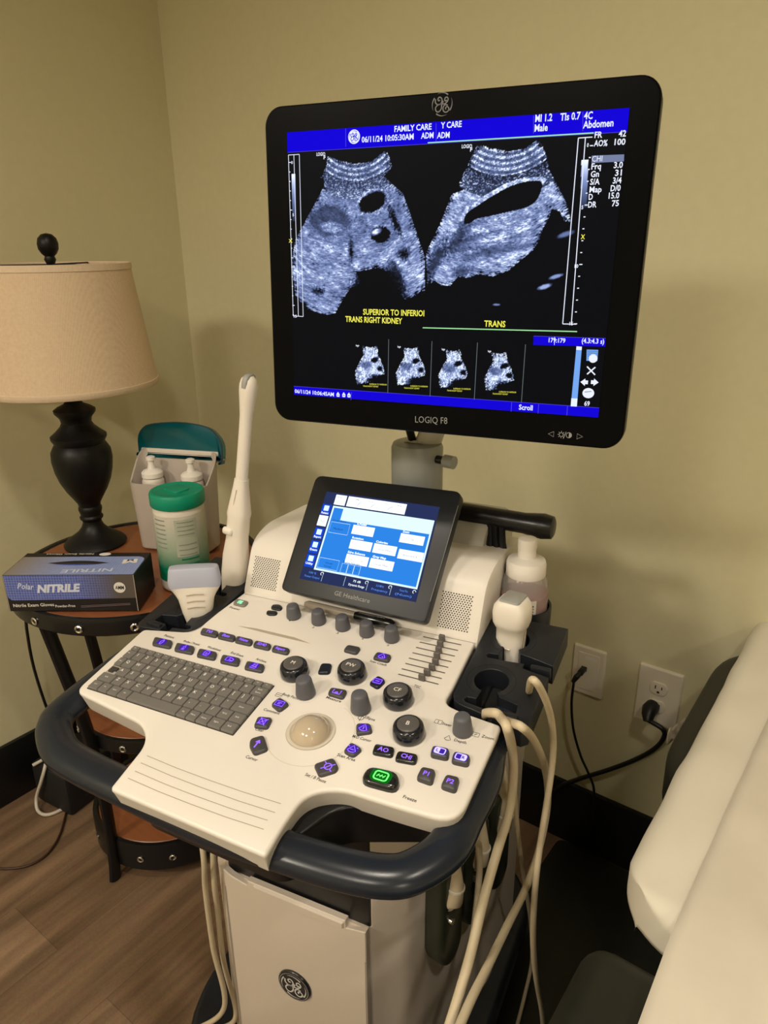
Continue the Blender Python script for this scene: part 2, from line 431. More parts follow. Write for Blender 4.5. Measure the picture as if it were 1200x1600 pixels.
def text(s, bold=.0):
    key = (s, bold)
    if key in _T: return _T[key]
    cu = bpy.data.curves.new('t', 'FONT'); cu.body = s; cu.size = 1; cu.resolution_u = 2; cu.offset = bold
    o = bpy.data.objects.new('t', cu); COL.objects.link(o)
    dg = bpy.context.evaluated_depsgraph_get(); e = o.evaluated_get(dg); me = e.to_mesh()
    vs = [v.co.copy() for v in me.vertices]; fs = [list(p.vertices) for p in me.polygons]
    # faces looking to +z
    if me.polygons and me.polygons[0].normal.z < 0: fs = [f[::-1] for f in fs]
    e.to_mesh_clear(); bpy.data.objects.remove(o); bpy.data.curves.remove(cu)
    if not vs: vs = [Vector((0, 0, 0)), Vector((1, 0, 0)), Vector((0, 1, 0))]; fs = []
    _T[key] = (vs, fs); return _T[key]
def put_text(mb, s, p0, p1, h, mt, z=0, bold=.01, shear=0):
    """text from baseline-left p0 to baseline-right p1 (plane coordinates), cap height h"""
    vs, fs = text(s, bold)
    x0 = min(v.x for v in vs); x1 = max(v.x for v in vs)
    p0 = Vector(p0); p1 = Vector(p1); d = p1-p0; W = d.length; d.normalize(); up = Vector((-d.y, d.x))
    k = W/(x1-x0); ky = h/.69
    out = []
    for v in vs: q = p0+d*((v.x-x0)*k+shear*v.y*ky)+up*(v.y*ky); out.append(Vector((q.x, q.y, z)))
    mb.add((out, fs), mt)
def put_ctext(mb, s, c, h, mt, z=0, bold=.01, ang=0, wf=1.0):
    vs, fs = text(s, bold); x0 = min(v.x for v in vs); x1 = max(v.x for v in vs); W = (x1-x0)*h/.69*wf
    d = Vector((math.cos(ang), math.sin(ang))); up = Vector((-d.y, d.x)); c = Vector(c)
    p0 = c-d*W/2-up*h/2; put_text(mb, s, p0, p0+d*W, h, mt, z, bold)
def ge_logo(mb, c, r, mt, z=0, w_=.07, arcs=True, ang=0):
    T = Matrix.Translation((c[0], c[1], z)) @ Matrix.Rotation(ang, 4, 'Z') @ Matrix.Scale(r, 4)
    st = [[(-.60, .42), (-.60, .18), (-.42, 0), (-.16, .02), (-.02, .24), (-.08, .46), (-.26, .54), (-.38, .42), (-.32, .28), (-.20, .32)],
          [(-.30, .0), (-.05, .05), (.08, .18), (.0, .26)],
          [(.34, -.02), (.10, .02), (-.25, .0), (-.50, -.12), (-.58, -.34), (-.44, -.54), (-.22, -.52), (-.06, -.30), (-.04, -.02)],
          [(.50, -.10), (.26, -.06), (.10, -.24), (.12, -.48), (.32, -.62), (.54, -.54), (.60, -.34), (.46, -.20), (.32, -.28), (.34, -.42)],
          [(.22, .02), (.42, .14), (.52, .34), (.42, .50), (.26, .46), (.22, .30), (.32, .22), (.40, .30)]]
    for s_ in st: mb.add(ribbon(smooth_loop([Vector(p) for p in s_], 5, False), w_*1.25), mt, T)
    if arcs:
        for k in range(4):
            a0 = PI/4+k*PI/2+.15; n = 14; vs = []; fs = []
            for i in range(n+1):
                a = a0+1.15*i/n; t = .10*(1-i/n)+.012
                vs += [Vector((.90*math.cos(a), .90*math.sin(a), 0)), Vector(((.90-t)*math.cos(a), (.90-t)*math.sin(a), 0))]
            for i in range(n): fs.append([2*i+1, 2*i, 2*i+2, 2*i+3])
            mb.add((vs, fs), mt, T)
def I(): return Matrix.Identity(4)
def TR(x, y, z=0): return Matrix.Translation((x, y, z))
# ------------------------------------------------------------------ the room
def struct(o, ): o['kind'] = 'structure'; return o
def plane(name, pts, mt):
    mb = MB(); mb.add(([Vector(p) for p in pts], [list(range(len(pts)))]), mt); return struct(build(name, mb, smooth=False))
def boxm(name, x0, x1, y0, y1, z0, z1, mt, r=0):
    mb = MB(); mb.add(rbox(x1-x0, y1-y0, z1-z0, r, ((x0+x1)/2, (y0+y1)/2, (z0+z1)/2)), mt); return struct(build(name, mb))
boxm('floor', XL-.1, XR+.1, YF-.1, YB+.1, -.05, 0, 'floor_wood')
boxm('ceiling', XL-.1, XR+.1, YF-.1, YB+.1, CEIL, CEIL+.05, 'ceiling_paint')
boxm('wall_back', XL-.1, XR+.1, YB, YB+.1, 0, CEIL, 'wall_paint')
boxm('wall_left', XL-.1, XL, YF-.1, YB, 0, CEIL, 'wall_paint')
boxm('wall_right', XR, XR+.1, YF-.1, YB, 0, CEIL, 'wall_paint')
boxm('wall_front', XL, XR, YF-.1, YF, 0, CEIL, 'wall_paint')
BH = .161
boxm('baseboard_back', XL+.012, XR, YB-.012, YB, 0, BH, 'baseboard_black', .002)
boxm('baseboard_left', XL, XL+.012, YF, YB-.012, 0, BH, 'baseboard_black', .002)
# ------------------------------------------------------------------ ultrasound machine
US = thing('ultrasound_machine', 'cream ultrasound machine with tall black monitor, keyboard console and dark handles', 'ultrasound machine', MROOT)
# --- console outline in the console plane
def C(u, v, c=0): return CON.hit(u, v, c)
P_ = {k: C(*k) for k in [(330, 963), (300, 987), (224, 982), (116.5, 1079), (222, 1131), (228, 1160), (170, 1232), (415, 1338), (447, 1283), (478, 1240), (530, 1232), (607, 1257), (716, 1288), (785, 1133), (722, 1111), (694, 1098)]}
K = lambda *a: P_[a]
back = .235
ctrl = [((-.187, back), .001), (K(330, 963), .02), (K(300, 987), .025), (K(224, 982), .008), (K(116.5, 1079), .014), (K(222, 1131), .022), (K(228, 1160), .03), (K(170, 1232), .006),
        (K(415, 1338), .006), (K(447, 1283), .01), (K(478, 1240), .035), (K(530, 1232), .035), (K(607, 1257), .02), (K(716, 1288), .028), (K(785, 1133), .007), (K(722, 1111), .01), (K(694, 1098), .016), ((.1845, .12), .01), ((.1815, back), .001)]
pts_, rs_ = [c[0] for c in ctrl], [c[1] for c in ctrl]
if area2(pts_) < 0: pts_, rs_ = pts_[::-1], rs_[::-1]
CONS = roundpoly(pts_, rs_, 6)
# densify long edges
def dens(p, d=.02):
    o = []
    for i in range(len(p)):
        a = Vector(p[i]); b_ = Vector(p[(i+1) % len(p)]); n = max(1, int((b_-a).length/d))
        for k in range(n): q = a.lerp(b_, k/n); o.append((q.x, q.y))
    return o
mb = MB()
mb.add(layers(CONS, [(-.034, .007), (-.030, .0055), (-.007, .0012), (-.0045, .0004), (-.002, .0009), (-.0006, .0022), (0, .004)]), 'cream_plastic')
# palm rest grooves
for k, (a, b_) in enumerate([((230, 1181), (439, 1256)), ((220, 1192), (430, 1270)), ((211, 1205), (418, 1282)), ((200, 1216), (412, 1296))]):
    pa, pb = Vector(C(*a)), Vector(C(*b_)); mid = (pa+pb)/2+Vector((0, -.0025))
    mb.add(ribbon([pa, (pa+mid)/2+Vector((0, -.0008)), mid, (pb+mid)/2+Vector((0, -.0008)), pb], .0009, .00025), 'probe_seam')
# sculpted crease left of the knobs, TGC field and trackball dish edge, seam line
cr = [C(*p) for p in [(371, 978), (400, 982), (430, 989), (460, 996), (486, 1006), (455, 999), (425, 992), (398, 985)]]
mb.add(flat(cr, .0003), 'probe_seam')
mb.add(ribbon([(-.187, .2075), (.183, .2125)], .0009, .0003), 'cream_dark')
# printed words on the console
PR = [('Patient', (256, 994), (271, 998)), ('Probe / Preset', (286, 1003), (311, 1009)), ('Worksheet', (323, 1012), (344, 1018)), ('End Exam', (360, 1021), (379, 1027)), ('Archive', (399, 1031), (415, 1036)),
      ('Power', (358, 950), (374, 954)), ('1', (451, 970), (453, 971)), ('2', (487, 981), (490, 982)), ('3', (525, 990), (528, 991)), ('4', (564, 999), (567, 1000)), ('5', (604, 1009), (607, 1010)),
      ('Body Pattern', (441, 1086), (470, 1095)), ('Comment', (411, 1110), (436, 1117)), ('Clear', (398, 1141), (411, 1144)), ('Cursor', (383, 1184), (401, 1190)),
      ('Measure', (509, 1091), (532, 1098)), ('Scan Coach', (577, 1034), (603, 1041)), ('Ellipse', (569, 1122), (585, 1127)), ('M/D Cursor', (550, 1152), (579, 1160)), ('Scan Area', (526, 1181), (554, 1190)),
      ('Set / B Pause', (476, 1212), (508, 1224)), ('Freeze', (629, 1247), (650, 1254)), ('Steer', (690, 1132), (705, 1136)), ('Depth', (709, 1158), (728, 1163)), ('Zoom', (752, 1152), (771, 1157)), ('TGC', (646, 1073), (656, 1076))]
for s_, a, b_ in PR: put_text(mb, s_, C(*a), C(*b_), .0041 if len(s_) > 1 else .0034, 'print_gray', .0003, .008)
def icon(mb, c, r, strokes, mt, z, w_=.16, ang=0):
    T = Matrix.Translation((c[0], c[1], z)) @ Matrix.Rotation(ang, 4, 'Z') @ Matrix.Scale(r, 4)
    for s_ in strokes:
        cl = s_[0] == s_[-1] and len(s_) > 2
        mb.add(ribbon([Vector(p) for p in (s_[:-1] if cl else s_)], w_, 0, cl), mt, T)
def circ_pts(r=1, n=16, c=(0, 0), a0=0, a1=2*PI): return [(c[0]+r*math.cos(a0+(a1-a0)*i/n), c[1]+r*math.sin(a0+(a1-a0)*i/n)) for i in range(n)] + [(c[0]+r*math.cos(a1 if a1-a0 < 6.28 else a0), c[1]+r*math.sin(a1 if a1-a0 < 6.28 else a0))]
SQ = [(-1, -.7), (1, -.7), (1, .7), (-1, .7), (-1, -.7)]
FAN = [(0, .9), (-.9, -.5), (-.5, -.8), (0, -.9), (.5, -.8), (.9, -.5), (0, .9)]
for c_, st in [((685, 1128), [SQ, [(0, -.5), (0, .5)]]), ((700, 1153), [FAN]), ((743, 1148), [SQ, [(-.3, -.2), (.4, .3)]]), ((436, 1086), [SQ, [(-1, 0), (1, 0)]]), ((564, 1122), [circ_pts(.8), [(0, -1.2), (0, 1.2)]])]:
    icon(mb, C(*c_), .0042, st, 'print_gray', .0003, .16)
CONSOLE = build('console', mb, US, CON.mat, wn=True)
# --- dark underbody
mb = MB()
ub = [(-.22, .22), (-.22, -.02), (-.12, -.06), (-.11, -.135), (.09, -.14), (.12, -.07), (.22, -.03), (.22, .22)]
mb.add(slab(roundpoly(ub, .02), -.085, -.028, .004), 'black_plastic')
build('console_underbody', mb, US, CON.mat)
# --- handle
ctrl = [(-.268, .10), (-.283, .04)] + [C(u, v, -.03) for u, v in [(105, 1105), (86, 1130), (86, 1152), (98, 1176), (130, 1197), (180, 1222)]] + [(0, -.140)] + [C(u, v, -.03) for u, v in [(440, 1328), (533, 1356), (600, 1368), (645, 1361)]]
ctrl += [(C(u, v, -.03)[0]-.019, C(u, v, -.03)[1]) for u, v in [(725, 1335)]]
ctrl += [(C(u, v, -.03)[0]-.020, C(u, v, -.03)[1]) for u, v in [(753, 1283), (780, 1225), (794, 1155)]] + [(.262, .15)]
print('handle', [(round(a, 3), round(b_, 3)) for a, b_ in ctrl])
pth = [Vector((p.x, p.y, -.031)) for p in smooth_loop([Vector((a, b_, 0)) for a, b_ in ctrl], 8, False)]
mb = MB(); mb.add(tube(pth, (.0225, .0165), 24, (0, 0, 1)), 'handle_plastic')
build('handle', mb, US, CON.mat, angle=60)
# --- keyboard
KB = MB()
kx0, kx1, ky0, ky1 = -.2612, -.0287, -.0455, .0458
KB.add(slab(rrect(kx1-kx0, ky1-ky0, .0012, 2, ((kx0+kx1)/2, (ky0+ky1)/2)), -.002, .0006, .0003), 'key_gap')
KBO = build('keyboard', KB, US, CON.mat)
rows = [(.6, [(l, 1) for l in ('Esc', '', 'F1', 'F2', 'F3', 'F4', 'F5', 'F6', 'F7', 'F8', 'F9', 'F10', 'F11', 'F12', 'Ins', 'Del', 'Prt')]),
        (1, [('~', .95)] + [(c_, 1) for c_ in '1234567890-='] + [('Back\nSpace', 1.25)]),
        (1, [('Tab', .7)] + [(c_, 1) for c_ in 'QWERTYUIOP'] + [('[', .8), (']', .8), ('\\', .85)]),
        (1, [('#', .95)] + [(c_, 1) for c_ in 'ASDFGHJKL'] + [(';', .9), ("'", .85), ('Enter', 1.6)]),
        (1, [('Shift', 1.45)] + [(c_, 1) for c_ in 'ZXCVBNM,./'] + [('PgUp', 1.05), ('Shift', 1.1)]),
        (.95, [('Ctrl', .9), ('Fn', .85), ('Start', .9), ('Alt', .9), (' ', 4.2), ('Alt', .8), ('Menu', .8), ('Home', .95), ('PgDn', 1.05), ('End', 1.0)])]
tot = sum(r[0] for r in rows); y = ky1-.0008; unit = (ky1-ky0-.0016)/tot
for hgt, ks in rows:
    h_ = unit*hgt; tw = sum(k[1] for k in ks); x = kx0+.0008; ux = (kx1-kx0-.0016)/tw
    for lab, kw in ks:
        w_ = kw*ux; cx, cy = x+w_/2, y-h_/2; mb = MB()
        if lab == '#':
            mb.add(slab(rrect(w_-.0012, h_-.0012, .001, 2, (0, 0)), 0, .0012, .0003), 'silver_peel')
            mb.add(slab(rrect(w_*.5, h_*.62, .0006, 2, (-.0008, -.0005)), .0012, .0030, .0003), 'key_gap')
            mb.add(slab(rrect(w_*.22, h_*.4, .0006, 2, (w_*.30, .001)), .0012, .0034, .0003), 'key_gap')
        else:
            mb.add(layers(rrect(w_-.0009, h_-.0009, .0012, 3), [(0, 0), (.0024, .0002), (.0031, .0006), (.0034, .0016)]), 'key_gray')
            if lab.strip():
                if len(lab) == 1: put_ctext(mb, lab, (-w_*.16, h_*.12), min(.0046, h_*.36), 'key_legend', .0036, .01)
                elif '\n' in lab:
                    put_ctext(mb, 'Back', (0, h_*.18), .0024, 'key_legend', .0036, 0); put_ctext(mb, 'Space', (0, -h_*.16), .0024, 'key_legend', .0036, 0)
                else: put_ctext(mb, lab, (-w_*.02, h_*.02), .0022 if hgt > .7 else .0017, 'key_legend', .0036, 0)
        build('key', mb, KBO, CON.mat @ TR(cx, cy, .0006), wn=False)
        x += w_
    y -= h_
# --- buttons: polygon given on the console, with a lit symbol
def button(px, h_=.004, body='button_gray', r=.0045, halo=None, draw=None, name='button', lab=None, dome=.0016):
    pts = [C(u, v, h_*.5) for u, v in px]
    cx = sum(p[0] for p in pts)/len(pts); cy = sum(p[1] for p in pts)/len(pts)
    pts = [(p[0]-cx, p[1]-cy) for p in pts]
    mb = MB(); P2 = roundpoly(pts, r, 4)
    mb.add(layers(P2, [(0, -.0004), (h_*.55, 0), (h_*.82, dome*.35), (h_, dome*1.1)]), body)
    if draw: draw(mb, h_+.0002)
    o = build(name, mb, US, CON.mat @ TR(cx, cy, 0), angle=50)
    if lab: o['label'] = lab
    return o
ROT = .0
def T_(s_, h_=.0046, mt='glow_violet', wf=1.0, dy=0):
    return lambda mb, z: put_ctext(mb, s_, (0, dy), h_, mt, z, .02, 0, wf)
def IC(st, r=.0050, mt='glow_violet', w_=.2, halo=True):
    def f(mb, z):
        if halo: mb.add(slab(rrect(r*2.4, r*2.0, r*.7, 3), z-.0003, z-.0001, 0), 'glow_violet_soft')
        icon(mb, (0, 0), r, st, mt, z, w_)
    return f
def quad(cx, cy, dx=13.5, dy=6.5, sk=2):    # pixel quad following the console's skew
    return [(cx-dx+3, cy-dy-1), (cx+dx+1, cy-dy+5), (cx+dx-3, cy+dy+1), (cx-dx-2, cy+dy-5)]
for (cx, cy, s_, wf) in [(327.5, 988.5, 'TVI', 1), (354.5, 995, 'Elasto', .72), (381.5, 1001.5, 'Volume', .66), (410, 1008.5, '3D/4D', .75), (439, 1015.5, 'Report', .7)]:
    button(quad(cx, cy), draw=T_(s_, .0050, wf=wf))
PERSON = [[(-.2, -.9), (-.35, 0), (-.15, .5), (.25, .6), (.35, .1), (.15, -.9), (-.2, -.9)], [(-.1, .75), (.15, .8)]]
PROBE = [[(0, .95), (-.35, 0), (.35, 0), (0, .95)], [(-.4, -.4), (.4, -.4)], [(-.4, -.75), (.4, -.75)]]
SHEET = [[(-.6, -.7), (.5, -.8), (.7, -.2), (.5, .8), (-.5, .8), (-.7, .2), (-.6, -.7)], [(-.3, .1), (.3, .1)], [(-.3, -.3), (.3, -.3)]]
EXAM = [[(-1, -.6), (-.1, -.6), (-.1, .6), (-1, .6), (-1, -.6)], [(.1, -.2), (.9, -.5)], [(.1, .5), (.8, .3)], [(.2, -.7), (.9, -.2), (.9, .3)]]
ARCH = [[(-.8, -.8), (.6, -.8), (.8, -.3), (-.6, -.3), (-.8, -.8)], [(-.4, -.2), (.5, -.2), (.5, .8), (-.3, .8), (-.4, -.2)], [(-.2, .3), (.4, .3)]]
for (cx, cy, ic) in [(254, 1004.5, PERSON), (288.5, 1013.5, PROBE), (323.5, 1022.5, SHEET), (360, 1032, EXAM), (398, 1042, ARCH)]:
    button(quad(cx, cy, 15, 8), draw=IC(ic, .0058))
XB = [SQ, [(-1.2, -.9), (1.2, .9)], [(-1.2, .9), (1.2, -.9)]]
button([(437, 1090), (452.5, 1100.5), (436.5, 1112.5), (423, 1101)], draw=IC([SQ, [(-.5, .2), (.5, .2)], [(-.5, -.2), (.2, -.2)]], .0056))
button([(403, 1120), (426, 1122), (418, 1139), (396, 1136)], draw=IC([[(-.8, -.8), (.7, -.8), (.7, .8), (-.8, .8), (-.8, -.8)], [(-1, -1), (1, 1)], [(-1, 1), (1, -1)]], .0052))
button([(391, 1155), (412, 1149), (419, 1172), (397, 1180), (389.5, 1166)], draw=IC([[(0, -1), (0, .9)], [(-.45, .3), (0, 1), (.45, .3)]], .0058, w_=.3, halo=False))
button([(556.5, 1131), (579, 1131), (582, 1145), (557, 1148.5)], draw=IC([FAN, [(0, .3), (0, -.5)]], .0056))
button([(549, 1160), (566.5, 1171), (552, 1183.5), (536, 1174)], draw=IC([FAN, [(-.4, -.2), (.4, -.2)], [(-1.1, .5), (-.8, .5)], [(.8, .5), (1.1, .5)]], .0056))
button([(490, 1195), (521, 1184.5), (529, 1199), (525, 1206), (499, 1214)], draw=IC([circ_pts(.7), [(-.4, -.5), (.4, .5)], [(-1.1, -.9), (-.6, -.5)], [(1.1, .9), (.6, .5)], [(-1.1, .9), (-.6, .5)], [(1.1, -.9), (.6, -.5)]], .0060, halo=False))
button(quad(599.5, 1173, 16.5, 9.5), body='button_black', draw=T_('AO', .0058))
button(quad(635.5, 1184, 17, 9.5), body='button_black', draw=T_('CHI', .0058, wf=.9))
def LR(sd):
    def f(mb, z):
        mb.add(slab(rrect(.0155, .0105, .003, 3), z-.0003, z-.0001, 0), 'glow_violet_soft')
        mb.add(ribbon(rrect(.0120, .0080, .002, 3), .0012, z, True), 'glow_white_violet')
        mb.add(flat(rrect(.0056, .0072, .0008, 2, (-.0030 if sd == 'L' else .0030, 0)), z), 'glow_white_violet')
        put_ctext(mb, sd, (-.0030 if sd == 'L' else .0030, 0), .0038, 'glow_violet_soft', z+.0002, .03)
    return f
button([(676, 1166), (702.5, 1171), (700, 1187), (672, 1181)], draw=LR('L'), h_=.006)
button([(709, 1175), (735, 1181), (732, 1197), (705, 1191)], draw=LR('R'), h_=.006)
button([(659, 1199), (681, 1204), (675, 1226), (650, 1217)], draw=T_('P1', .0056), h_=.006)
button([(697, 1211), (718.5, 1216), (712, 1238), (688, 1230)], draw=T_('P2', .0056), h_=.006)
def FRZ(mb, z):
    mb.add(slab(rrect(.0240, .0165, .006, 3), z-.0003, z-.0001, 0), 'glow_green_soft')
    mb.add(ribbon(rrect(.0150, .0110, .003, 3), .0018, z, True), 'glow_green')
    for x_ in (-.0036, 0, .0036): mb.add(ribbon([(x_-.001, -.002), (x_+.001, .002)], .0010, z), 'glow_green')
    mb.add(ribbon([(-.0045, 0), (.0045, 0)], .0008, z), 'glow_green')
button([(575, 1198), (625, 1209), (622, 1238), (562, 1222)], body='button_black', r=.013, h_=.008, draw=FRZ, lab='black oblong freeze button with a green lit symbol', dome=.003)
button([(517, 1074.5), (543, 1079), (536, 1092.5), (511.5, 1085)], draw=IC([[(-.9, .6), (-.9, -.6), (.9, -.6), (.9, .6)], [(-.3, -.6), (-.3, -.1)], [(.3, -.6), (.3, -.1)], [(0, -.6), (0, .1)]], .0056, w_=.22, halo=False))
button([(591, 1056), (603, 1064), (590, 1076.5), (576, 1068)], body='button_navy', draw=IC([SQ, [(-.5, 0), (.5, 0)]], .0054))
button([(589, 1019), (612, 1024), (607, 1035), (582, 1029)], draw=IC([FAN, [(0, -.2), (.4, -.5)]], .0054))
button([(543, 1008), (564, 1012), (557, 1022.5), (536, 1017)])
button([(502, 1037), (519, 1037.5), (515, 1052.5), (496, 1052.5)], body='button_navy')
button([(425, 945), (437, 944.5), (442, 949), (438, 954), (423, 951)], body='slate_plastic', r=.006, h_=.003)
button([(418, 954), (434, 955), (432, 961), (420, 961), (415.5, 958)], body='slate_plastic', r=.006, h_=.003)
def PWR(mb, z): ge_logo(mb, (0, 0), .0062, 'glow_power', z, .16, arcs=False)
button([(369, 935.5), (389, 940), (382, 948.5), (363.5, 944)], body='power_gray', r=.005, h_=.003, draw=PWR, lab='grey power button with a green lit monogram')
# --- knobs
def knob(u, v, r0, r1, h_, body, face=None, lett=None, name='knob', lab=None):
    p = C(u, v); mb = MB()
    mb.add(ringface(0.0001, r0*1.22, .00025, 28), 'cream_plastic')
    if body == 'knob_gray':
        mb.add(lathe([(r0*.86, 0), (r0*.9, .0012), (r0, .0016), (r0, .004), (r1*1.01, h_*.86), (r1*.93, h_*.95), (r1*.78, h_)], 28), 'knob_gray')
        mb.add(ringface(.0001, r0*.92, .0004, 28), 'slot_dark')
    else:
        mb.add(lathe([(r0*.93, 0), (r0, .002), (r0, h_*.45), (r1, h_*.82), (r1*.9, h_*.92), (r1*.80, h_*.95)], 36), body)
        mb.add(lathe([(r1*.74, h_*.90), (r1*.74, h_*.98), (r1*.70, h_*1.02), (r1*.5, h_*1.035)], 32), face)
        if lett: put_ctext(mb, lett, (0, 0), .0058, 'key_legend', h_*1.035+.0003, .0)
    o = build(name, mb, US, CON.mat @ TR(p[0], p[1], 0), angle=45)
    if lab: o['label'] = lab
    return p
for u, v in [(459.5, 964), (498.5, 972.5), (536, 981.5), (573.5, 991), (612.5, 999.5)]: knob(u, v, .0107, .0088, .021, 'knob_gray')
knob(478, 1085, .0125, .0100, .026, 'knob_gray'); knob(564, 1109, .0125, .0100, .026, 'knob_gray'); knob(723, 1144, .0118, .0096, .025, 'knob_gray')
for u, v, l_ in [(461, 1053, 'M'), (550.5, 1057, 'PW'), (622.5, 1096, 'CF'), (639, 1149, 'B')]:
    knob(u, v, .0188, .0175, .0185, 'knob_black', 'knob_face', l_)
# --- TGC sliders
for i in range(8):
    t = i/7
    a = (661+(622-661)*t, 995+(1053.5-995)*t); b_ = (721+(685.5-721)*t, 1008+(1069.5-1008)*t)
    pa, pb = Vector(C(*a)), Vector(C(*b_))
    s_ = [.56, .55, .58, .55, .60, .62, .58, .53][i]
    pos = [(691, 1001), (689, 1009), (687, 1017.5), (684, 1027), (682, 1036), (676.5, 1045), (668.5, 1053.5), (660, 1062)][i]
    pc = Vector(C(*pos)); pc = pa+(pb-pa)*((pc-pa).dot(pb-pa)/(pb-pa).length_squared)
    ang = math.atan2((pb-pa).y, (pb-pa).x)
    mb = MB(); MM = TR(pc.x, pc.y) @ Matrix.Rotation(ang, 4, 'Z')
    mb.add(layers(rrect(.0085, .0050, .0014, 3), [(0, 0), (.0075, 0), (.0088, .0005), (.0094, .0014)]), 'slider_gray', TR(0, 0, .001))
    la = (pa-pc).length; lb = (pb-pc).length
    mb.add(flat(rrect(la+lb, .0018, .0009, 3, ((lb-la)/2, 0)), .0004), 'track_gray')
    build('slider', mb, US, CON.mat @ MM)
# --- trackball
tb = C(485.5, 1143)
R0 = .0250
mb = MB(); mb.add(ringface(R0*.85, .0288, .0006, 56), 'ring_clear'); mb.add(ringface(.0288, .0293, .0008, 56), 'probe_seam'); mb.add(ringface(R0*.97, R0*1.0, .0012, 56), 'probe_seam')
mb.add(ringface(.052, .0525, .0003, 60, -2.6, 1.2), 'ring_clear')
ring = build('trackball_ring', mb, US, CON.mat @ TR(tb[0], tb[1]))
mb = MB(); prof = [(R0*math.sin(a), R0*math.cos(a)) for a in [PI*.62*(1-i/18) for i in range(19)]]; prof[-1] = (.00001, R0)
mb.add(lathe(prof, 48), 'ball_tan'); build('trackball', mb, US, CON.mat @ TR(tb[0], tb[1], -R0*.30), angle=80, wn=False)
# --- speaker hump behind the console
def prismx(prof, x0, x1, r=.008, mt='cream_plastic', mb=None, nr=5, inset_x=None):
    mb = mb or MB(); pr = roundpoly(prof, r, nr)
    # extrude along x: local plane (y,z) -> layers in x with rounded ends
    e = .006
    vs, fs = layers(pr, [(x0, e), (x0+e*.3, e*.3), (x0+e, 0), (x1-e, 0), (x1-e*.3, e*.3), (x1, e)])
    vs = [Vector((v.z, v.x, v.y)) for v in vs]
    mb.add((vs, fs), mt); return mb
c0 = CON.p(0, .2125, .0005)
face_fr_top = Vector((0, c0.y+.030, c0.z+.072))
hp = [(c0.y, c0.z-.01), (c0.y, c0.z), (c0.y+.032, c0.z+.074), (c0.y+.075, c0.z+.088), (c0.y+.20, c0.z+.080), (c0.y+.20, c0.z-.05), (c0.y+.05, c0.z-.06)]
mb = prismx(hp, -.194, .186, [.002, .001, .012, .02, .02, .01, .01])
build('speaker_housing', mb, US)
d_ = Vector((0, .032, .074)).normalized()
SPK = Fr(c0, (1, 0, 0), d_)
for gx in (0, 1):
    cor = [(403.5, 871), (442, 877), (426, 922), (389, 914)] if gx == 0 else [(694.5, 924.5), (741, 933), (728, 986), (682, 978)]
    q = [Vector(SPK.hit(*p)) for p in cor]; mb = MB()
    x0, x1 = (q[0].x+q[3].x)/2, (q[1].x+q[2].x)/2; y1, y0 = (q[0].y+q[1].y)/2, (q[2].y+q[3].y)/2
    ny = 17; nx = 12
    for j in range(ny):
        for i in range(nx - (j % 2)):
            x = x0+(x1-x0)*(i+.5*(j % 2))/(nx-1); y = y0+(y1-y0)*j/(ny-1)
            mb.add(disc(.00105, .0004, 8, (x, y)), 'slot_dark')
    build('speaker_grille', mb, US, SPK.mat, wn=False, smooth=False)
# --- touch panel
F = TCH
def P(u, v, c=0): return F.hit(u, v, c)
ins = .0
fo = [P(494, 742), P(722, 768), P(664, 974), P(438, 921)]
print('touch bezel', [(round(a, 3), round(b_, 3)) for a, b_ in fo])
fx0, fx1 = -.121, .117
W_, H_ = abs(fo[1][0]-fo[0][0]), 0
tl, tr, br_, bl = fo
mb = MB(); bez = roundpoly([tl, tr, br_, bl], [.008, .008, .012, .012])
mb.add(layers(bez, [(-.030, .022), (-.022, .006), (-.016, .0), (-.002, 0), (-.0006, .0006), (0, .0020)]), 'slate_plastic')
put_text(mb, 'GE Healthcare', P(522, 929.5), P(577, 942.5), .0062, 'print_mid', .0003, .0)
mb.add(ribbon([P(716, 790), P(690, 880), P(672, 940)], .0005, .0003), 'print_mid')
TP = build('touch_panel', mb, US, TCH.mat)
mb = MB()
TC = [P(510.5, 768), P(687.5, 792.5), P(650, 941), P(468, 904)]
# screen pieces described by fractions of the screen (from top-left)
def TS(x, y): a = Vector(TC[0]).lerp(Vector(TC[1]), x); b_ = Vector(TC[3]).lerp(Vector(TC[2]), x); q = a.lerp(b_, y); return (q.x, q.y)
def TRc(x0, y0, x1, y1, mt, z=.0006): mb.add(flat([TS(x0, y0), TS(x1, y0), TS(x1, y1), TS(x0, y1)], z), mt)
def TT(s_, x0, x1, y, h_, mt, z=.0012, bold=.0): put_text(mb, s_, TS(x0, y), TS(x1, y), h_, mt, z, bold)
TRc(0, 0, 1, 1, 'tch_navy', .0004)
TRc(.10, .15, .985, .30, 'tch_pale'); TRc(.10, .15, .985, .875, 'tch_pale', .0006)
TRc(.115, .30, .972, .855, 'tch_mid', .0008); TRc(.115, .17, .20, .31, 'tch_mid', .0008)
TRc(.10, .02, .20, .135, 'tch_white', .0008); TRc(.215, .02, .73, .135, 'tch_white', .0008)
for k, (y0, lab) in enumerate([(.145, 'Patient'), (.275, ''), (.42, 'Report'), (.565, 'Exam'), (.72, 'Utility')]):
    TRc(.005, y0, .088, y0+.12+(.02 if k > 2 else 0), 'tch_white' if k == 1 else 'tch_royal', .0008)
    if k != 1:
        TRc(.025, y0+.015, .07, y0+.075, 'tch_pale', .0010); TT(lab, .015, .08, y0+.112, .0032, 'tch_white', .0012, .02)
    else: mb.add(ribbon([TS(.03, y0+.05), TS(.05, y0+.08), TS(.07, y0+.05)], .0006, .0012), 'tch_gray')
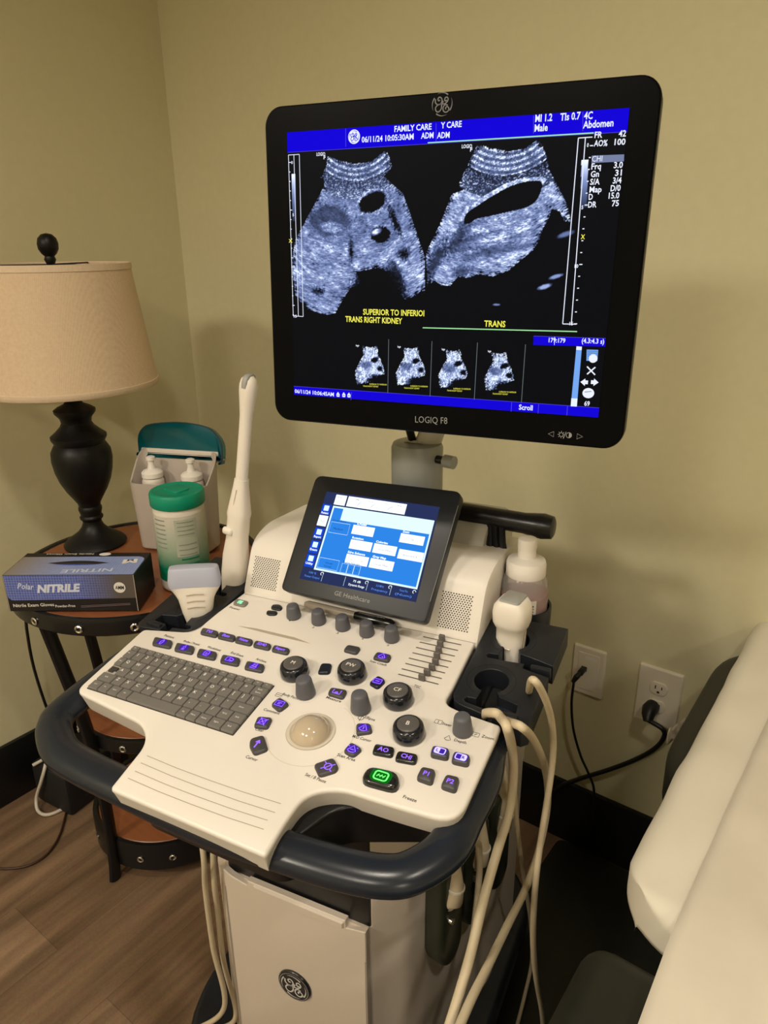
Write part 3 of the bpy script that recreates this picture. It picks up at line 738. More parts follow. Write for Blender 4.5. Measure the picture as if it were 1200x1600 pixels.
for (x0, y0, x1, y1, lab) in [(.33, .325, .52, .425, ''), (.345, .485, .535, .585, '<     >     >'), (.55, .485, .745, .585, 'Gray Map'), (.345, .645, .54, .745, '<     >'), (.555, .645, .755, .745, 'Gray Map'), (.745, .335, .945, .43, '<    Off    >'), (.765, .50, .97, .60, 'Invert')]:
    TRc(x0, y0, x1, y1, 'tch_white', .0010)
    if lab: TT(lab, x0+.045, x1-.045, (y0+y1)/2+.014, .0022, 'tch_gray')
for (x0, x1, y, s_) in [(.36, .44, .318, 'Dual'), (.35, .45, .475, 'Rotation'), (.56, .66, .475, 'Colorize'), (.35, .50, .635, 'Edge Enhance'), (.565, .68, .635, 'Gray Map'), (.755, .81, .325, 'Zoom')]:
    TT(s_, x0, x1, y, .0030, 'tch_white', .0012, .03)
def TB(x0, y0, x1, y1): mb.add(ribbon([TS(x0, y0), TS(x1, y0), TS(x1, y1), TS(x0, y1)], .0005, .0010, True), 'tch_pale')
TB(.13, .33, .30, .45); TT('Medium', .165, .25, .41, .0030, 'tch_text'); TT('Cross Beam', .135, .26, .318, .0026, 'tch_text')
TB(.13, .80, .30, .845) if False else TB(.125, .735, .30, .845); TT('Virtual', .185, .245, .79, .0026, 'tch_text'); TT('Convex', .18, .245, .825, .0026, 'tch_text')
for k in range(3): TB(.33+k*.055, .755, .382+k*.055, .85); TT('>', .35+k*.055, .362+k*.055, .815, .0026, 'tch_text')
TT('Frame Average', .335, .48, .745, .0026, 'tch_text')
for k, (a_, b_) in enumerate([('100 %', 'Power Output'), ('', ''), ('75 dB', 'Dynamic Range'), ('3.0 MHz', 'Frequency'), ('Focus Pos', '(Num)')]):
    x0 = .02+k*.196; mtt = 'tch_white' if k == 2 else 'tch_blue_text'
    if a_: TT(a_, x0+.05, x0+.115, .925, .0030, mtt, .0012, .01); TT(b_, x0+.02, x0+.155, .968, .0030, mtt, .0012, .01)
    if k < 4: mb.add(ribbon([TS(x0+.175, .885), TS(x0+.175, .985)], .0004, .0010), 'tch_pale')
    if k != 1: mb.add(ribbon([(TS(x0+.165, .905)[0]+.0022*math.cos(t), TS(x0+.165, .905)[1]+.0022*math.sin(t)) for t in [i*.5 for i in range(10)]], .0007, .0010), 'tch_white')
for (x_, s_) in [(.14, 'Body'), (.30, 'A'), (.42, 'Focal'), (.56, 'TGC'), (.67, 'Ang')]: TT(s_, x_-.02, x_+.02, .055, .0022, 'tch_gray')
for (x_) in (.33, .45, .60): mb.add(ribbon([TS(x_-.02, .11), TS(x_, .08), TS(x_+.015, .075)], .0006, .0012), 'tch_gray')
to = build('touch_screen', mb, TP, TCH.mat, smooth=False); to['label'] = 'lit blue touch screen with white fields'
# support block under the panel
mb = MB(); mb.add(rbox(.10, .04, .06, .006, (.0, .300, .885)), 'slate_plastic'); build('panel_hinge', mb, US)
# --- monitor
F = MON
cor = {'tl': P(413, 168), 'tr': P(1037, 112), 'br': P(972, 697), 'bl': P(430, 645)}
print('mon bezel', {k: (round(a, 3), round(b_, 3)) for k, (a, b_) in cor.items()})
mx0, mx1, my0, my1 = -.2185, .2165, -.1845, .179
mb = MB()
bez = rrect(mx1-mx0, my1-my0, .022, 8, ((mx0+mx1)/2, (my0+my1)/2))
mb.add(layers(bez, [(-.048, .03), (-.040, .012), (-.030, .003), (-.024, 0), (-.004, 0), (-.0015, .0006), (0, .0022)]), 'monitor_black')
put_text(mb, 'LOGIQ F8', P(649, 660), P(699, 662.5), .0078, 'print_mid', .0004, -.008)
ge_logo(mb, P(691, 163), .0125, 'print_faint', .0004, .075)
for a, b_ in [((866, 675), (857, 678)), ((902, 678), (910, 682))]: pass
q = Vector(P(861, 678)); mb.add(ribbon([(q.x+.003, q.y+.003), (q.x-.003, q.y), (q.x+.003, q.y-.003)], .0006, .0004, True), 'print_mid')
q = Vector(P(906, 682)); mb.add(ribbon([(q.x-.003, q.y+.003), (q.x+.003, q.y), (q.x-.003, q.y-.003)], .0006, .0004, True), 'print_mid')
q = P(877, 679); mb.add(ribbon(circ_pts(.0022, 12, q)[:-1], .0006, .0004, True), 'print_mid')
for k in range(8): mb.add(ribbon([(q[0]+.0028*math.cos(k*PI/4), q[1]+.0028*math.sin(k*PI/4)), (q[0]+.004*math.cos(k*PI/4), q[1]+.004*math.sin(k*PI/4))], .0006, .0004), 'print_mid')
q = P(882, 680); mb.add(ribbon([(q[0]-.001, q[1]-.004), (q[0]+.0015, q[1]+.004)], .0006, .0004), 'print_mid')
q = P(889, 680); mb.add(ribbon(circ_pts(.003, 14, q)[:-1], .0006, .0004, True), 'print_mid'); mb.add(flat(circ_pts(.003, 10, q, -PI/2, PI/2), .0004), 'print_mid')
MONO = build('monitor', mb, US, MON.mat)
# displayed picture
SW, SH = .376, .301
sx0, sy1 = -SW/2, SH/2
gx, gy = 560, 450
X = np.linspace(-SW/2, SW/2, gx+1); Y = np.linspace(SH/2, -SH/2, gy+1); XX, YY = np.meshgrid(X, Y)
rng = np.random.default_rng(3)
def inside(poly, XX, YY):
    r = np.zeros(XX.shape, bool); n = len(poly)
    for i in range(n):
        x1_, y1_ = poly[i]; x2_, y2_ = poly[(i+1) % n]
        if y1_ == y2_: continue
        c_ = ((YY >= min(y1_, y2_)) & (YY < max(y1_, y2_))); xi = x1_+(YY-y1_)*(x2_-x1_)/(y2_-y1_)
        r ^= c_ & (XX < xi)
    return r
def vnoise(u, v, seed):
    g = np.random.default_rng(seed).random((256, 256)); iu = np.floor(u).astype(int); iv = np.floor(v).astype(int); fu = u-iu; fv = v-iv
    fu = fu*fu*(3-2*fu); fv = fv*fv*(3-2*fv)
    a = g[iv % 256, iu % 256]; b_ = g[iv % 256, (iu+1) % 256]; c_ = g[(iv+1) % 256, iu % 256]; d = g[(iv+1) % 256, (iu+1) % 256]
    return a*(1-fu)*(1-fv)+b_*fu*(1-fv)+c_*(1-fu)*fv+d*fu*fv
PIC = np.zeros(XX.shape)
def ell(cx, cy, a, b_, ang, soft=.25, wob=.12, sd=1):
    """1 inside, 0 outside; pixel centre/axes taken over to the screen plane"""
    c_ = Vector(P(cx, cy)); s_ = SW/505.
    ca, sa = math.cos(ang), math.sin(ang)
    dx = (XX-c_.x)/s_; dy = (YY-c_.y)/s_; x_ = dx*ca+dy*sa; y_ = -dx*sa+dy*ca
    r = np.hypot(x_/a, y_/b_)+wob*(vnoise(XX*700+sd*7, YY*700+sd*3, sd)-.5)*2
    return np.clip((1+soft-r)/(2*soft), 0, 1)
def scan(outline, apex, skin, seed, kf=1.0):
    q = [P(*p) for p in outline]; m_ = inside(q, XX, YY)
    ap = Vector(P(*apex)); r = np.hypot(XX-ap.x, YY-ap.y); th = np.arctan2(XX-ap.x, ap.y-YY)
    sp = vnoise(th*52*kf+seed, r*1450+seed, seed)*.6+vnoise(th*120*kf, r*2000, seed+1)*.4
    lo = vnoise(th*14*kf+5, r*170*kf+9, seed+2)*.55+vnoise(th*34*kf+3, r*480*kf, seed+3)*.45
    return m_, r, th, sp, lo, ap
def comp(m_, base, sp, lo, gain=1.25):
    v = base*(.36+1.05*sp)*(.50+.85*lo)*gain
    edge = sum(np.roll(m_.astype(float), (dy_*6, dx_*7), (0, 1)) for dy_ in (-1, 0, 1) for dx_ in (-1, 0, 1))/9
    v = v*np.clip((edge-.42+(sp-.5)*1.1+(lo-.5)*.5)*4, 0, 1)
    global PIC
    PIC = np.where(m_, np.maximum(PIC, v), PIC)
# left scan
OL = [(512, 244), (530, 251), (555, 256), (580, 253), (601, 236), (606, 237), (613, 262), (600, 276), (616, 290), (630, 303), (645, 345), (664, 402), (664, 462), (660, 452), (650, 462), (634, 468), (620, 455), (606, 425), (592, 418), (556, 425), (566, 443), (548, 450), (536, 468), (524, 490), (508, 492), (480, 482), (462, 462), (456, 410), (462, 375), (478, 345), (496, 312), (507, 290), (506, 278), (500, 278), (510, 262)]
m_, r, th, sp, lo, ap = scan(OL, (557, 180), 0, 11)
rp_ = (r-(Vector(P(557, 256))-ap).length)/(SW/505.)     # depth in pixels
base = np.full(XX.shape, .62)
band = np.clip(.5+.5*np.cos(rp_*2*PI/7.6+.4)+(sp-.5)*.9, 0, 1.2); near = rp_ < 27
base = np.where(near, .34+.52*band**1.5, base)
base = np.where((rp_ >= 24) & (rp_ < 50), .18+.012*(rp_-24)+.35*(sp > .62), base)
base = np.where((rp_ > 120), .75, base)
k1 = ell(515, 345, 36, 22, -.1, .12); base = base*(1-.62*k1)+.05*k1
base = np.maximum(base, .85*ell(520, 356, 24, 9, -.2, .4)); base = np.maximum(base, .8*(ell(515, 345, 41, 27, -.1, .08)-ell(515, 345, 37, 23, -.1, .08)))
for e_ in [(582, 316, 24, 14, .35, .06, .08, 4), (595, 367, 16, 12, 0, .06, .12, 5), (632, 397, 8, 8, .4, .6, .5, 6), (617, 345, 5, 22, .45, .4, .5, 7), (498, 455, 9, 5, 0, .7, .6, 8), (549, 392, 4, 16, 0, .7, .5, 9)]:
    base = base*(1-ell(*e_))
base = np.maximum(base, .9*(ell(582, 315, 28, 18, .35, .1)-ell(582, 316, 24, 14, .35, .08)))
base = np.maximum(base, .95*ell(588, 362, 8, 4, .3, .4))
base = base*(1-.9*ell(590, 455, 44, 34, 0, .15, .25, 12)); base *= 1-.85*ell(620, 440, 12, 30, .4, .3, .3, 14)
comp(m_, base, sp, lo)
# right scan
OR = [(746, 226), (770, 232), (795, 237), (820, 232), (838, 220), (845, 222), (857, 252), (856, 262), (872, 292), (885, 318), (893, 348), (882, 345), (875, 330), (862, 326), (858, 340), (848, 358), (842, 378), (832, 392), (812, 408), (796, 422), (770, 432), (750, 428), (732, 434), (716, 432), (704, 446), (690, 446), (680, 438), (668, 446), (666, 395), (688, 350), (706, 304), (726, 296), (716, 290), (733, 254)]
m_, r, th, sp, lo, ap = scan(OR, (795, 150), 0, 23)
rp_ = (r-(Vector(P(795, 237))-ap).length)/(SW/505.)
base = np.full(XX.shape, .72); band = np.clip(.5+.5*np.cos(rp_*2*PI/7.6+.4)+(sp-.5)*.9, 0, 1.2)
base = np.where(rp_ < 30, .34+.52*band**1.5, base); base = np.where((rp_ >= 30) & (rp_ < 60), .10+.4*(sp > .66)+.006*(rp_-30), base)
gbp = [tuple(p)[:2] for p in smooth_loop([Vector((*P(*q), 0)) for q in [(725, 349), (729, 334), (747, 321), (770, 306), (798, 291), (826, 283), (846, 284), (845, 300), (836, 316), (820, 325), (795, 331), (765, 338), (745, 342), (734, 349)]], 4)]
gb = inside(gbp, XX, YY).astype(float); ge_ = sum(np.roll(gb, (dy_*5, dx_*5), (0, 1)) for dy_ in (-1, 0, 1) for dx_ in (-1, 0, 1))/9
base = np.where((ge_ > .02) & (gb < .5) & (YY-XX*.45 > np.mean([q[1]-q[0]*.45 for q in gbp])), np.maximum(base, .86), base)*(1-gb)
base *= 1-.75*ell(682, 405, 9, 30, -.5, .4, .5, 33); base *= 1-.8*ell(735, 380, 30, 8, .25, .5, .5, 34); base *= 1-.7*ell(716, 372, 8, 26, -.6, .5, .5, 35); base *= 1-.6*ell(722, 425, 14, 8, .2, .5, .5, 36)
base = np.maximum(base, 1.0*ell(790, 366, 62, 9, .25, .6)*(1-gb)*.95); base *= 1-.5*ell(770, 392, 52, 5, .2, .6, .4, 37)
comp(m_, base, sp, lo, 1.35)
for e_, g_ in [((869, 432, 9, 2.5, .3, .3), .8), ((851, 448, 9, 3, .3, .3), .9), ((776, 476, 5, 1.3, 0, .3), .7), ((884, 366, 10, 3, .3, .4), .6)]: PIC = np.maximum(PIC, g_*ell(*e_))
# thumbnails
for (tx, ty, sd) in [(580, 576, 41), (644, 578, 42), (710, 582, 43), (782, 586, 44)]:
    lip = [(tx-14, ty-36), (tx, ty-33), (tx+9, ty-36), (tx+11, ty-28), (tx+10, ty-24), (tx+18, ty-8), (tx+22, ty+8), (tx+14, ty+10), (tx+4, ty+18), (tx-6, ty+22), (tx-22, ty+24), (tx-25, ty+5), (tx-18, ty-10), (tx-11, ty-22)]
    m_, r, th, sp, lo, ap = scan(lip, (tx, ty-70), 0, sd, 2.2)
    sp = np.clip(sp*1.1, 0, 1)
    base = np.full(XX.shape, .75)
    for e_ in [(tx+6, ty-14, 7, 4, .4, .2, .2, sd), (tx+14, ty, 5, 4, 0, .3, .3, sd), (tx+8, ty+20, 16, 10, 0, .2, .3, sd)]: base *= 1-ell(*e_)
    k1 = ell(tx-8, ty-6, 10, 6, 0, .3); base = base*(1-.5*k1)
    comp(m_, base, sp, lo, 1.5)
# grey-scale bars
def bar(a, b_, w_):
    global PIC
    pa, pb = Vector(P(*a)), Vector(P(*b_)); L_ = (pb-pa).length; d = (pb-pa)/L_
    t = ((XX-pa.x)*d.x+(YY-pa.y)*d.y)/L_; s_ = np.abs((XX-pa.x)*d.y-(YY-pa.y)*d.x)
    PIC = np.where((t > 0) & (t < 1) & (s_ < w_), np.maximum(PIC, 1.25-1.1*t), PIC)
bar((459, 272), (461, 345), .0023); bar((914, 250), (912, 325), .0032)
PIC = np.clip(PIC, 0, 1.25)
g1 = np.clip(PIC*1.08, 0, 1.2)**1.35
colr = np.stack([g1*.22+.0012+PIC**5*.26, g1*.31+.0020+PIC**5*.26, g1*.70+.0034+PIC**5*.12, np.ones_like(PIC)], -1).astype(np.float32)
nv = (gx+1)*(gy+1)
me = bpy.data.meshes.new('screen')
verts = np.stack([XX.ravel(), YY.ravel(), np.full(nv, .0)], -1)
idx = np.arange(nv).reshape(gy+1, gx+1)
fc = np.stack([idx[1:, :-1], idx[1:, 1:], idx[:-1, 1:], idx[:-1, :-1]], -1).reshape(-1, 4)
# overlay flat graphics
ov = MB()
def SR(px4, mt, z=.0003): ov.add(flat([P(*p) for p in px4], z), mt)
def SL(a, b_, mt, w_=.0009, z=.0005): ov.add(ribbon([P(*a), P(*b_)], w_, z), mt)
def ST(s_, a, b_, h_, mt='scr_white', bold=.022, z=.0007): put_text(ov, s_, P(*a), P(*b_), h_, mt, z, bold)
hw, hh = SW/2, SH/2
yb = P(450, 236)[1]
ov.add(flat([(-hw, hh), (-hw, hh-.0208), (hw, hh-.0208), (hw, hh)], .0003), 'scr_blue')
yt = -hh+.0112
ov.add(flat([(-hw, -hh+.0006), (-hw, yt), (hw, yt), (hw, -hh+.0006)], .0003), 'scr_blue')
ov.add(ribbon([(-hw, hh-.0208), (hw, hh-.0208)], .0004, .0004), 'scr_blue_line'); ov.add(ribbon([(-hw, yt), (hw, yt)], .0004, .0004), 'scr_blue_line')
for u, v0, v1 in [(541, 201, 230), (682, 193, 222), (834, 181, 209), (911, 175, 205)]: SL((u, v0), (u, v1), 'scr_blue_line', .0005)
for u, v0, v1 in [(550, 613, 625), (800, 628, 643), (842, 631, 646), (887, 634, 649)]: SL((u, v0), (u-1, v1), 'scr_blue_line', .0005)
gc = P(554, 214); ov.add(ringface(.0001, .0072, .0005, 32, c=gc), 'scr_white'); ge_logo(ov, gc, .0068, 'scr_blue', .0007, .09)
ST('FAMILY CARE', (617, 206.5), (675, 202.5), .0056); ST('Y CARE', (689.5, 201), (722, 198.5), .0056)
ST('06/11/24 10:05:30AM', (566, 223), (647, 218), .0056); ST('ADM', (658.5, 217), (678, 216), .0056); ST('ADM', (683.5, 216.5), (703, 215.5), .0056)
ST('MI 1.2', (836.5, 191), (863, 189), .0064); ST('TIs 0.7', (875.5, 189), (907, 186.5), .0064); ST('4C', (912.5, 187), (926, 186), .0064)
ST('Male', (835.5, 206), (856, 204.5), .0064); ST('Abdomen', (911, 201), (958.5, 197.5), .0064)
for i, (a, b_) in enumerate([('FR', '42'), ('AO%', '100'), ('CHI', ''), ('Frq', '3.0'), ('Gn', '31'), ('S/A', '3/4'), ('Map', 'D/0'), ('D', '15.0'), ('DR', '75')]):
    v = [216, 229, 254, 265, 277, 289, 301, 312.5, 324.5][i]; u0 = [929, 928, 925, 924, 923, 922, 921, 920, 919][i]; u1 = [978, 977, 0, 973, 971.5, 971, 969.5, 967.5, 967][i]
    wd_ = {'FR': 12, 'AO%': 21, 'CHI': 16, 'Frq': 15, 'Gn': 13, 'S/A': 15, 'Map': 19, 'D': 6.5, 'DR': 13}[a]
    if a == 'CHI': SR([(925, 243.5), (975.5, 241.5), (975, 252.5), (924.5, 255)], 'scr_gray', .0004); ST(a, (u0, 253), (u0+wd_, 252.3), .0052, 'scr_white', .0)
    else:
        ST(a, (u0, v), (u0+wd_, v-.6), .0054)
        wv = {'42': 11.5, '100': 17, '3.0': 14, '31': 10.5, '3/4': 13.5, 'D/0': 15.5, '15.0': 16.5, '75': 11}[b_]; ST(b_, (u1-wv, v-2), (u1, v-2.6), .0054)
ST('LOGIQ', (495.5, 244), (509, 243.5), .0035); ST('F', (506.5, 249), (509.5, 249), .0035); ST('LOGIQ', (722, 232), (738, 231.5), .0035); ST('F', (735, 237), (738.5, 237), .0035)
SL((669, 223.5), (928, 208), 'scr_green', .0011); SL((661, 512), (902, 518), 'scr_green', .0011)
ST('SUPERIOR TO INFERIOI', (568, 491.5), (663.5, 494), .0064, 'scr_yellow'); ST('TRANS RIGHT KIDNEY', (540.5, 502.5), (629, 506), .0064, 'scr_yellow'); ST('TRANS', (757, 510), (790, 511), .0064, 'scr_yellow')
ST('06/11/24 10:06:45AM', (461.5, 613.5), (522.5, 619), .0046); ST('Scroll', (811, 639.5), (832.5, 641), .0056)
for (u, v) in [(529, 617), (538, 617.5), (546, 618)]:
    c_ = P(u, v); ov.add(flat(rrect(.0042, .0042, .0008, 2, c_), .0007), 'scr_white'); ov.add(ribbon([(c_[0]-.0012, c_[1]), (c_[0]+.0012, c_[1])], .0008, .0009), 'scr_blue'); ov.add(ribbon([(c_[0], c_[1]+.002), (c_[0], c_[1]+.0035)], .0016, .0007), 'scr_white')
# scales
def frame4(a, b_, c_, d, w_=.0007): 
    for p, q_ in ((a, b_), (b_, c_), (c_, d), (d, a)): SL(p, q_, 'scr_white', w_)
frame4((451.5, 242.5), (468.5, 241.5), (474.5, 494.5), (459, 493.5)); SL((460, 242), (467, 494), 'scr_white', .0007)
for i in range(17): t = i/16; u, v = 452+(458-452)*t, 254+(492-254)*t; SL((u, v), (u+(3.5 if i % 5 == 0 else 2), v), 'scr_white', .0008)
for s_, u, v in [('0', 456, 256.5), ('5', 458, 338), ('10', 457, 419), ('15', 460, 496)]: ST(s_, (u, v), (u+2.3*len(s_), v), .0030)
SL((904, 216), (926, 214.5), 'scr_white', .0009); SL((904, 216), (879.5, 506), 'scr_white', .0009); SL((879.5, 506), (901, 506.5), 'scr_white', .0009); SL((915, 215.5), (893, 506), 'scr_white', .0009)
for i in range(16): t = i/15; u, v = 920-25*t+2, 228+(506-228)*t; SL((u, v), (u+(5 if i % 5 == 0 else 3), v-.2), 'scr_white', .0010)
for s_, u, v in [('0', 917, 230), ('5', 908.5, 327), ('10', 898, 418.5), ('15', 890, 508)]: ST(s_, (u, v), (u+2.8*len(s_), v), .0034)
ST('X', (907.5, 373.5), (914, 373.5), .0042, 'scr_yellow'); ST('X', (452, 379), (458, 379), .0036, 'scr_yellow')
# thumbnails frame lines and captions
for a, b_ in [((608, 530), (606.5, 614)), ((675.5, 533), (672.5, 619)), ((746.5, 535), (741.5, 624)), ((821.5, 538), (815, 629))]: SL(a, b_, 'scr_dimline', .0006)
for u, v in [(568, 604), (632, 607), (699, 611), (770, 616)]:
    ST('TRANS RIGHT KIDNEY', (u, v), (u+24, v+1), .0017, 'scr_yellow', 0); ST('SUPERIOR TO INFERIOR', (u+10, v-3), (u+37, v-2), .0017, 'scr_yellow', 0)
for u, v in [(557, 541), (622, 543), (691, 547), (763, 550)]: ST('logo', (u, v), (u+5, v), .0022)
SR([(834, 525), (946.5, 528.5), (946, 541.5), (833.5, 539)], 'scr_blue', .0004); SL((834, 525), (946.5, 528.5), 'scr_blue_line', .0004)
ST('179:179', (857.5, 534.5), (883.5, 535.5), .0046, 'scr_white', .02); ST('(4.3:4.3 s)', (909, 535.5), (944, 537), .0048, 'scr_white', .02); SL((867, 526), (866.5, 539), 'scr_white', .0005)
SR([(901, 541), (909.5, 541.5), (901.5, 635), (892, 634.5)], 'scr_scroll'); SR([(901, 541), (909.5, 541.5), (909, 547), (900.5, 546.5)], 'scr_white', .0005); SR([(893, 622), (902.5, 622.5), (901.5, 635), (892, 634.5)], 'scr_white', .0005)
SR([(917, 546), (935, 546.5), (933.5, 564), (916.5, 563.5)], 'scr_scroll', .0005); c_ = P(927, 560); ov.add(disc(.0045, .0007, 20, c_), 'scr_white')
for k in range(5): SL((918, 548.5+k*2.8), (934, 549+k*2.8), 'scr_black', .0004, .0006)
SL((917.5, 572.5), (930, 585.5), 'scr_white', .0014); SL((930.5, 573.5), (917.5, 584.5), 'scr_white', .0014)
for u, s_ in [(914.5, -1), (928, 1)]:
    c_ = Vector(P(u, 597)); ov.add(flat([(c_.x+s_*.0050, c_.y), (c_.x, c_.y+.0040), (c_.x, c_.y-.0040)], .0006), 'scr_white'); ov.add(flat([(c_.x, c_.y+.002), (c_.x, c_.y-.002), (c_.x-s_*.003, c_.y-.002), (c_.x-s_*.003, c_.y+.002)], .0006), 'scr_white')
c_ = P(919.5, 614); ov.add(disc(.0062, .0006, 18, c_, .0055), 'scr_white'); ov.add(ribbon([(c_[0]-.004, c_[1]+.001), (c_[0]+.003, c_[1]+.002)], .0006, .0008), 'scr_black')
ST('69', (913, 633.5), (921.5, 634), .0050, 'scr_white', .02)
vv = np.concatenate([verts, np.array([tuple(p) for p in ov.v])]) if ov.v else verts
faces = [list(map(int, f)) for f in fc] + [[i+nv for i in f] for f in ov.f]
me.from_pydata(vv.tolist(), [], faces)
names = ['scr_image'] + [n for n in dict.fromkeys(ov.m)]
for n in names: me.materials.append(MATS[n])
me.polygons.foreach_set('material_index', [0]*len(fc)+[names.index(x) for x in ov.m])
ca = me.color_attributes.new('pic', 'FLOAT_COLOR', 'POINT')
buf = np.zeros((len(vv), 4), np.float32); buf[:nv] = colr.reshape(-1, 4); ca.data.foreach_set('color', buf.ravel())
so = bpy.data.objects.new('screen', me); COL.objects.link(so); so.parent = MONO; so.matrix_local = TR(0, 0, .0008)
so['label'] = 'lit screen showing two blue-grey scans between blue bars'
# --- monitor arm and column
mb = MB()
cx_, cy_ = .036, .355
mb.add(lathe([(.050, .80), (.050, .868), (.046, .87)], 36), 'arm_light', TR(cx_, cy_))
mb.add(lathe([(.0375, .87), (.0375, .948), (.036, .949), (.036, .951), (.0385, .952), (.0385, 1.030), (.036, 1.036), (.030, 1.038)], 40), 'arm_gray', TR(cx_, cy_))
mb.add(ringface(.014, .017, 1.0385, 28, c=(cx_, cy_)), 'print_dim'); mb.add(rbox(.022, .014, .004, .001, (cx_-.006, cy_-.004, 1.0395)), 'arm_light')
build('monitor_column', mb, US, angle=40)
mb = MB(); mb.add(tube([(cx_+.012, cy_+.01, 1.03), (.07, .345, 1.08), (.10, .30, 1.14), (.115, .262, 1.20)], [(.020, .016)]*4, 16), 'arm_light'); mb.add(tube([(cx_-.006, cy_-.004, 1.04), (.03, .33, 1.075)], .006, 12), 'black_plastic')
mb.add(rbox(.11, .03, .10, .006, (0, 0, 0)), 'arm_gray', MON.mat @ TR(0, -.03, -.062) @ Matrix.Rotation(PI/2, 4, 'X')); build('monitor_arm', mb, US)
mb = MB(); mb.add(tube([(0, 0, 0), (.016, 0, 0)], .006, 14), 'black_plastic'); mb.add(tube([(.014, 0, 0), (.030, 0, 0)], .0095, 18), 'arm_gray')
build('clamp_knob', mb, US, TR(cx_+.036, cy_-.012, 1.018) @ Matrix.Rotation(-.25, 4, 'Z'))
# rear housing
mb = prismx([(.33, .74), (.33, .895), (.36, .925), (.47, .915), (.50, .88), (.50, .74)], -.10, .150, .02, 'arm_light'); build('rear_housing', mb, US)
# rear handle bar
mb = MB(); hbz = .930; pr = []
for i in range(15):
    t = i/14; x = .045+.195*t; pr.append(((x, .375, hbz-.004*t), .0155 if t < .82 else .0155+.0035*math.sin((t-.82)/.18*PI*.9)))
pr.append(((.2425, .375, hbz-.004), .012))
mb.add(tube([p[0] for p in pr], [p[1] for p in pr], 28), 'black_plastic'); build('rear_handle', mb, US, angle=50)
mb = MB()
for k, (dx, ex) in enumerate([(.147, .166), (.155, .184), (.165, .194)]): mb.add(tube([(dx, .37, .925), (dx+.008, .352, .90), (ex-.006, .33, .87), (ex, .322, .83)], .0055, 10), 'cord_black')
build('rear_cables', mb, US)
# --- probe holders
def holder(sx):
    arc = lambda c_, r, a0, a1, n=26: [(c_[0]+r*math.cos(math.radians(a0+(a1-a0)*i/n)), c_[1]+r*math.sin(math.radians(a0+(a1-a0)*i/n))) for i in range(n+1)]
    c1, c2, rr = (.2245, .150), (.2270, .2380), .0215
    pl = [(.1855, .285), (.1880, .112), (.1935, .101), (.2010, .097), (.2300, .0915), (.2300, .1005), (.2060, .1040), (.2030, .1075), (.2060, .1125), (.2170, .1130), (.2185, .1290)]
    pl += arc(c1, rr, 253, -55) + [(.2420, .1250), (.2660, .1200), (.2680, .1060), (.2460, .1040), (.2440, .0890), (.2800, .0850), (.2870, .0920), (.2885, .1800)]
    pl += [(.2540, .1860), (.2540, .1950), (.2300, .1925), (.2060, .1915), (.2030, .1955), (.2060, .2000), (.2180, .2010), (.2195, .2175)]
    pl += arc(c2, rr, 253, -55) + [(.2440, .2120), (.2600, .2090), (.2890, .2020), (.2900, .2850)]
    if sx < 0: pl = [(-.0095-x, y_) for x, y_ in pl][::-1]; c1 = (-.0095-c1[0], c1[1]); c2 = (-.0095-c2[0], c2[1])
    mb = MB(); mb.add(slab(pl, -.030, .0, .0012, n=3), 'slate_plastic')
    for c_ in (c1, c2):
        mb.add(ringface(.0300, .0306, .0003, 40, -.9, 4.3, c_), 'black_matte')
    g = lambda x: x if sx > 0 else -.0095-x
    inner = [(g(.197), .275), (g(.197), .108), (g(.262), .115), (g(.262), .275)]
    mb.add(slab(inner if sx > 0 else inner, -.075, -.0312, .002), 'black_matte')
    ang = 0
    for (x, y_) in [(.2600, .0965), (.2760, .1905)]:
        mb.add(rbox(.026, .007, .016, .002, (g(x), y_, -.004)), 'slate_plastic')
    build('probe_holder', mb, US, CON.mat)
    return c1, c2
rc1, rc2 = holder(1); lc1, lc2 = holder(-1)
# gel bottle cup on the right holder
CUP = Vector((.2175, .322, 0))
mb = MB(); mb.add(lathe([(.030, .735), (.036, .745), (.039, .77), (.0395, .823), (.039, .826), (.0362, .825), (.0355, .78), (.034, .763), (.0001, .761)], 40, cap=False), 'slate_plastic', TR(CUP.x, CUP.y))
mb.add(rbox(.075, .05, .05, .008, (.240, .285, .77)), 'slate_plastic'); build('bottle_cup', mb, US)
# --- cabinet
mb = MB()
cab = [(-.116, .0), (.118, .0), (.158, .045), (.170, .075), (.213, .265), (.215, .41), (.150, .46), (-.150, .46), (-.205, .41), (-.203, .265), (-.160, .075), (-.152, .045)]
mb.add(layers(roundpoly(cab, .012, 5), [(.13, .0), (.20, 0), (.490, 0)]), 'cabinet_plastic')
for fk in ([(.122, .004), (.158, .045), (.170, .075), (.213, .265), (.215, .41), (.150, .46), (.122, .46)], [(-.101, .004), (-.101, .46), (-.150, .46), (-.205, .41), (-.203, .265), (-.160, .075), (-.152, .045)]):
    mb.add(layers(roundpoly(fk, .004, 3), [(.489, 0), (.66, 0)]), 'cabinet_plastic')
build('cabinet', mb, US)
FF = yfr(-.006)
fl = lambda u, v: FF.hit(u, v)
mb = MB()
pan = [(-.101, .135), (.1205, .135), (.1205, .492), (.092, .486), (.091, .4975), (-.061, .4965), (-.063, .488), (-.088, .493), (-.101, .500)]
mb.add(layers([(p[0], p[1]) for p in pan], [(-.008, 0), (.0, 0), (.0012, .0012)]), 'cabinet_plastic')
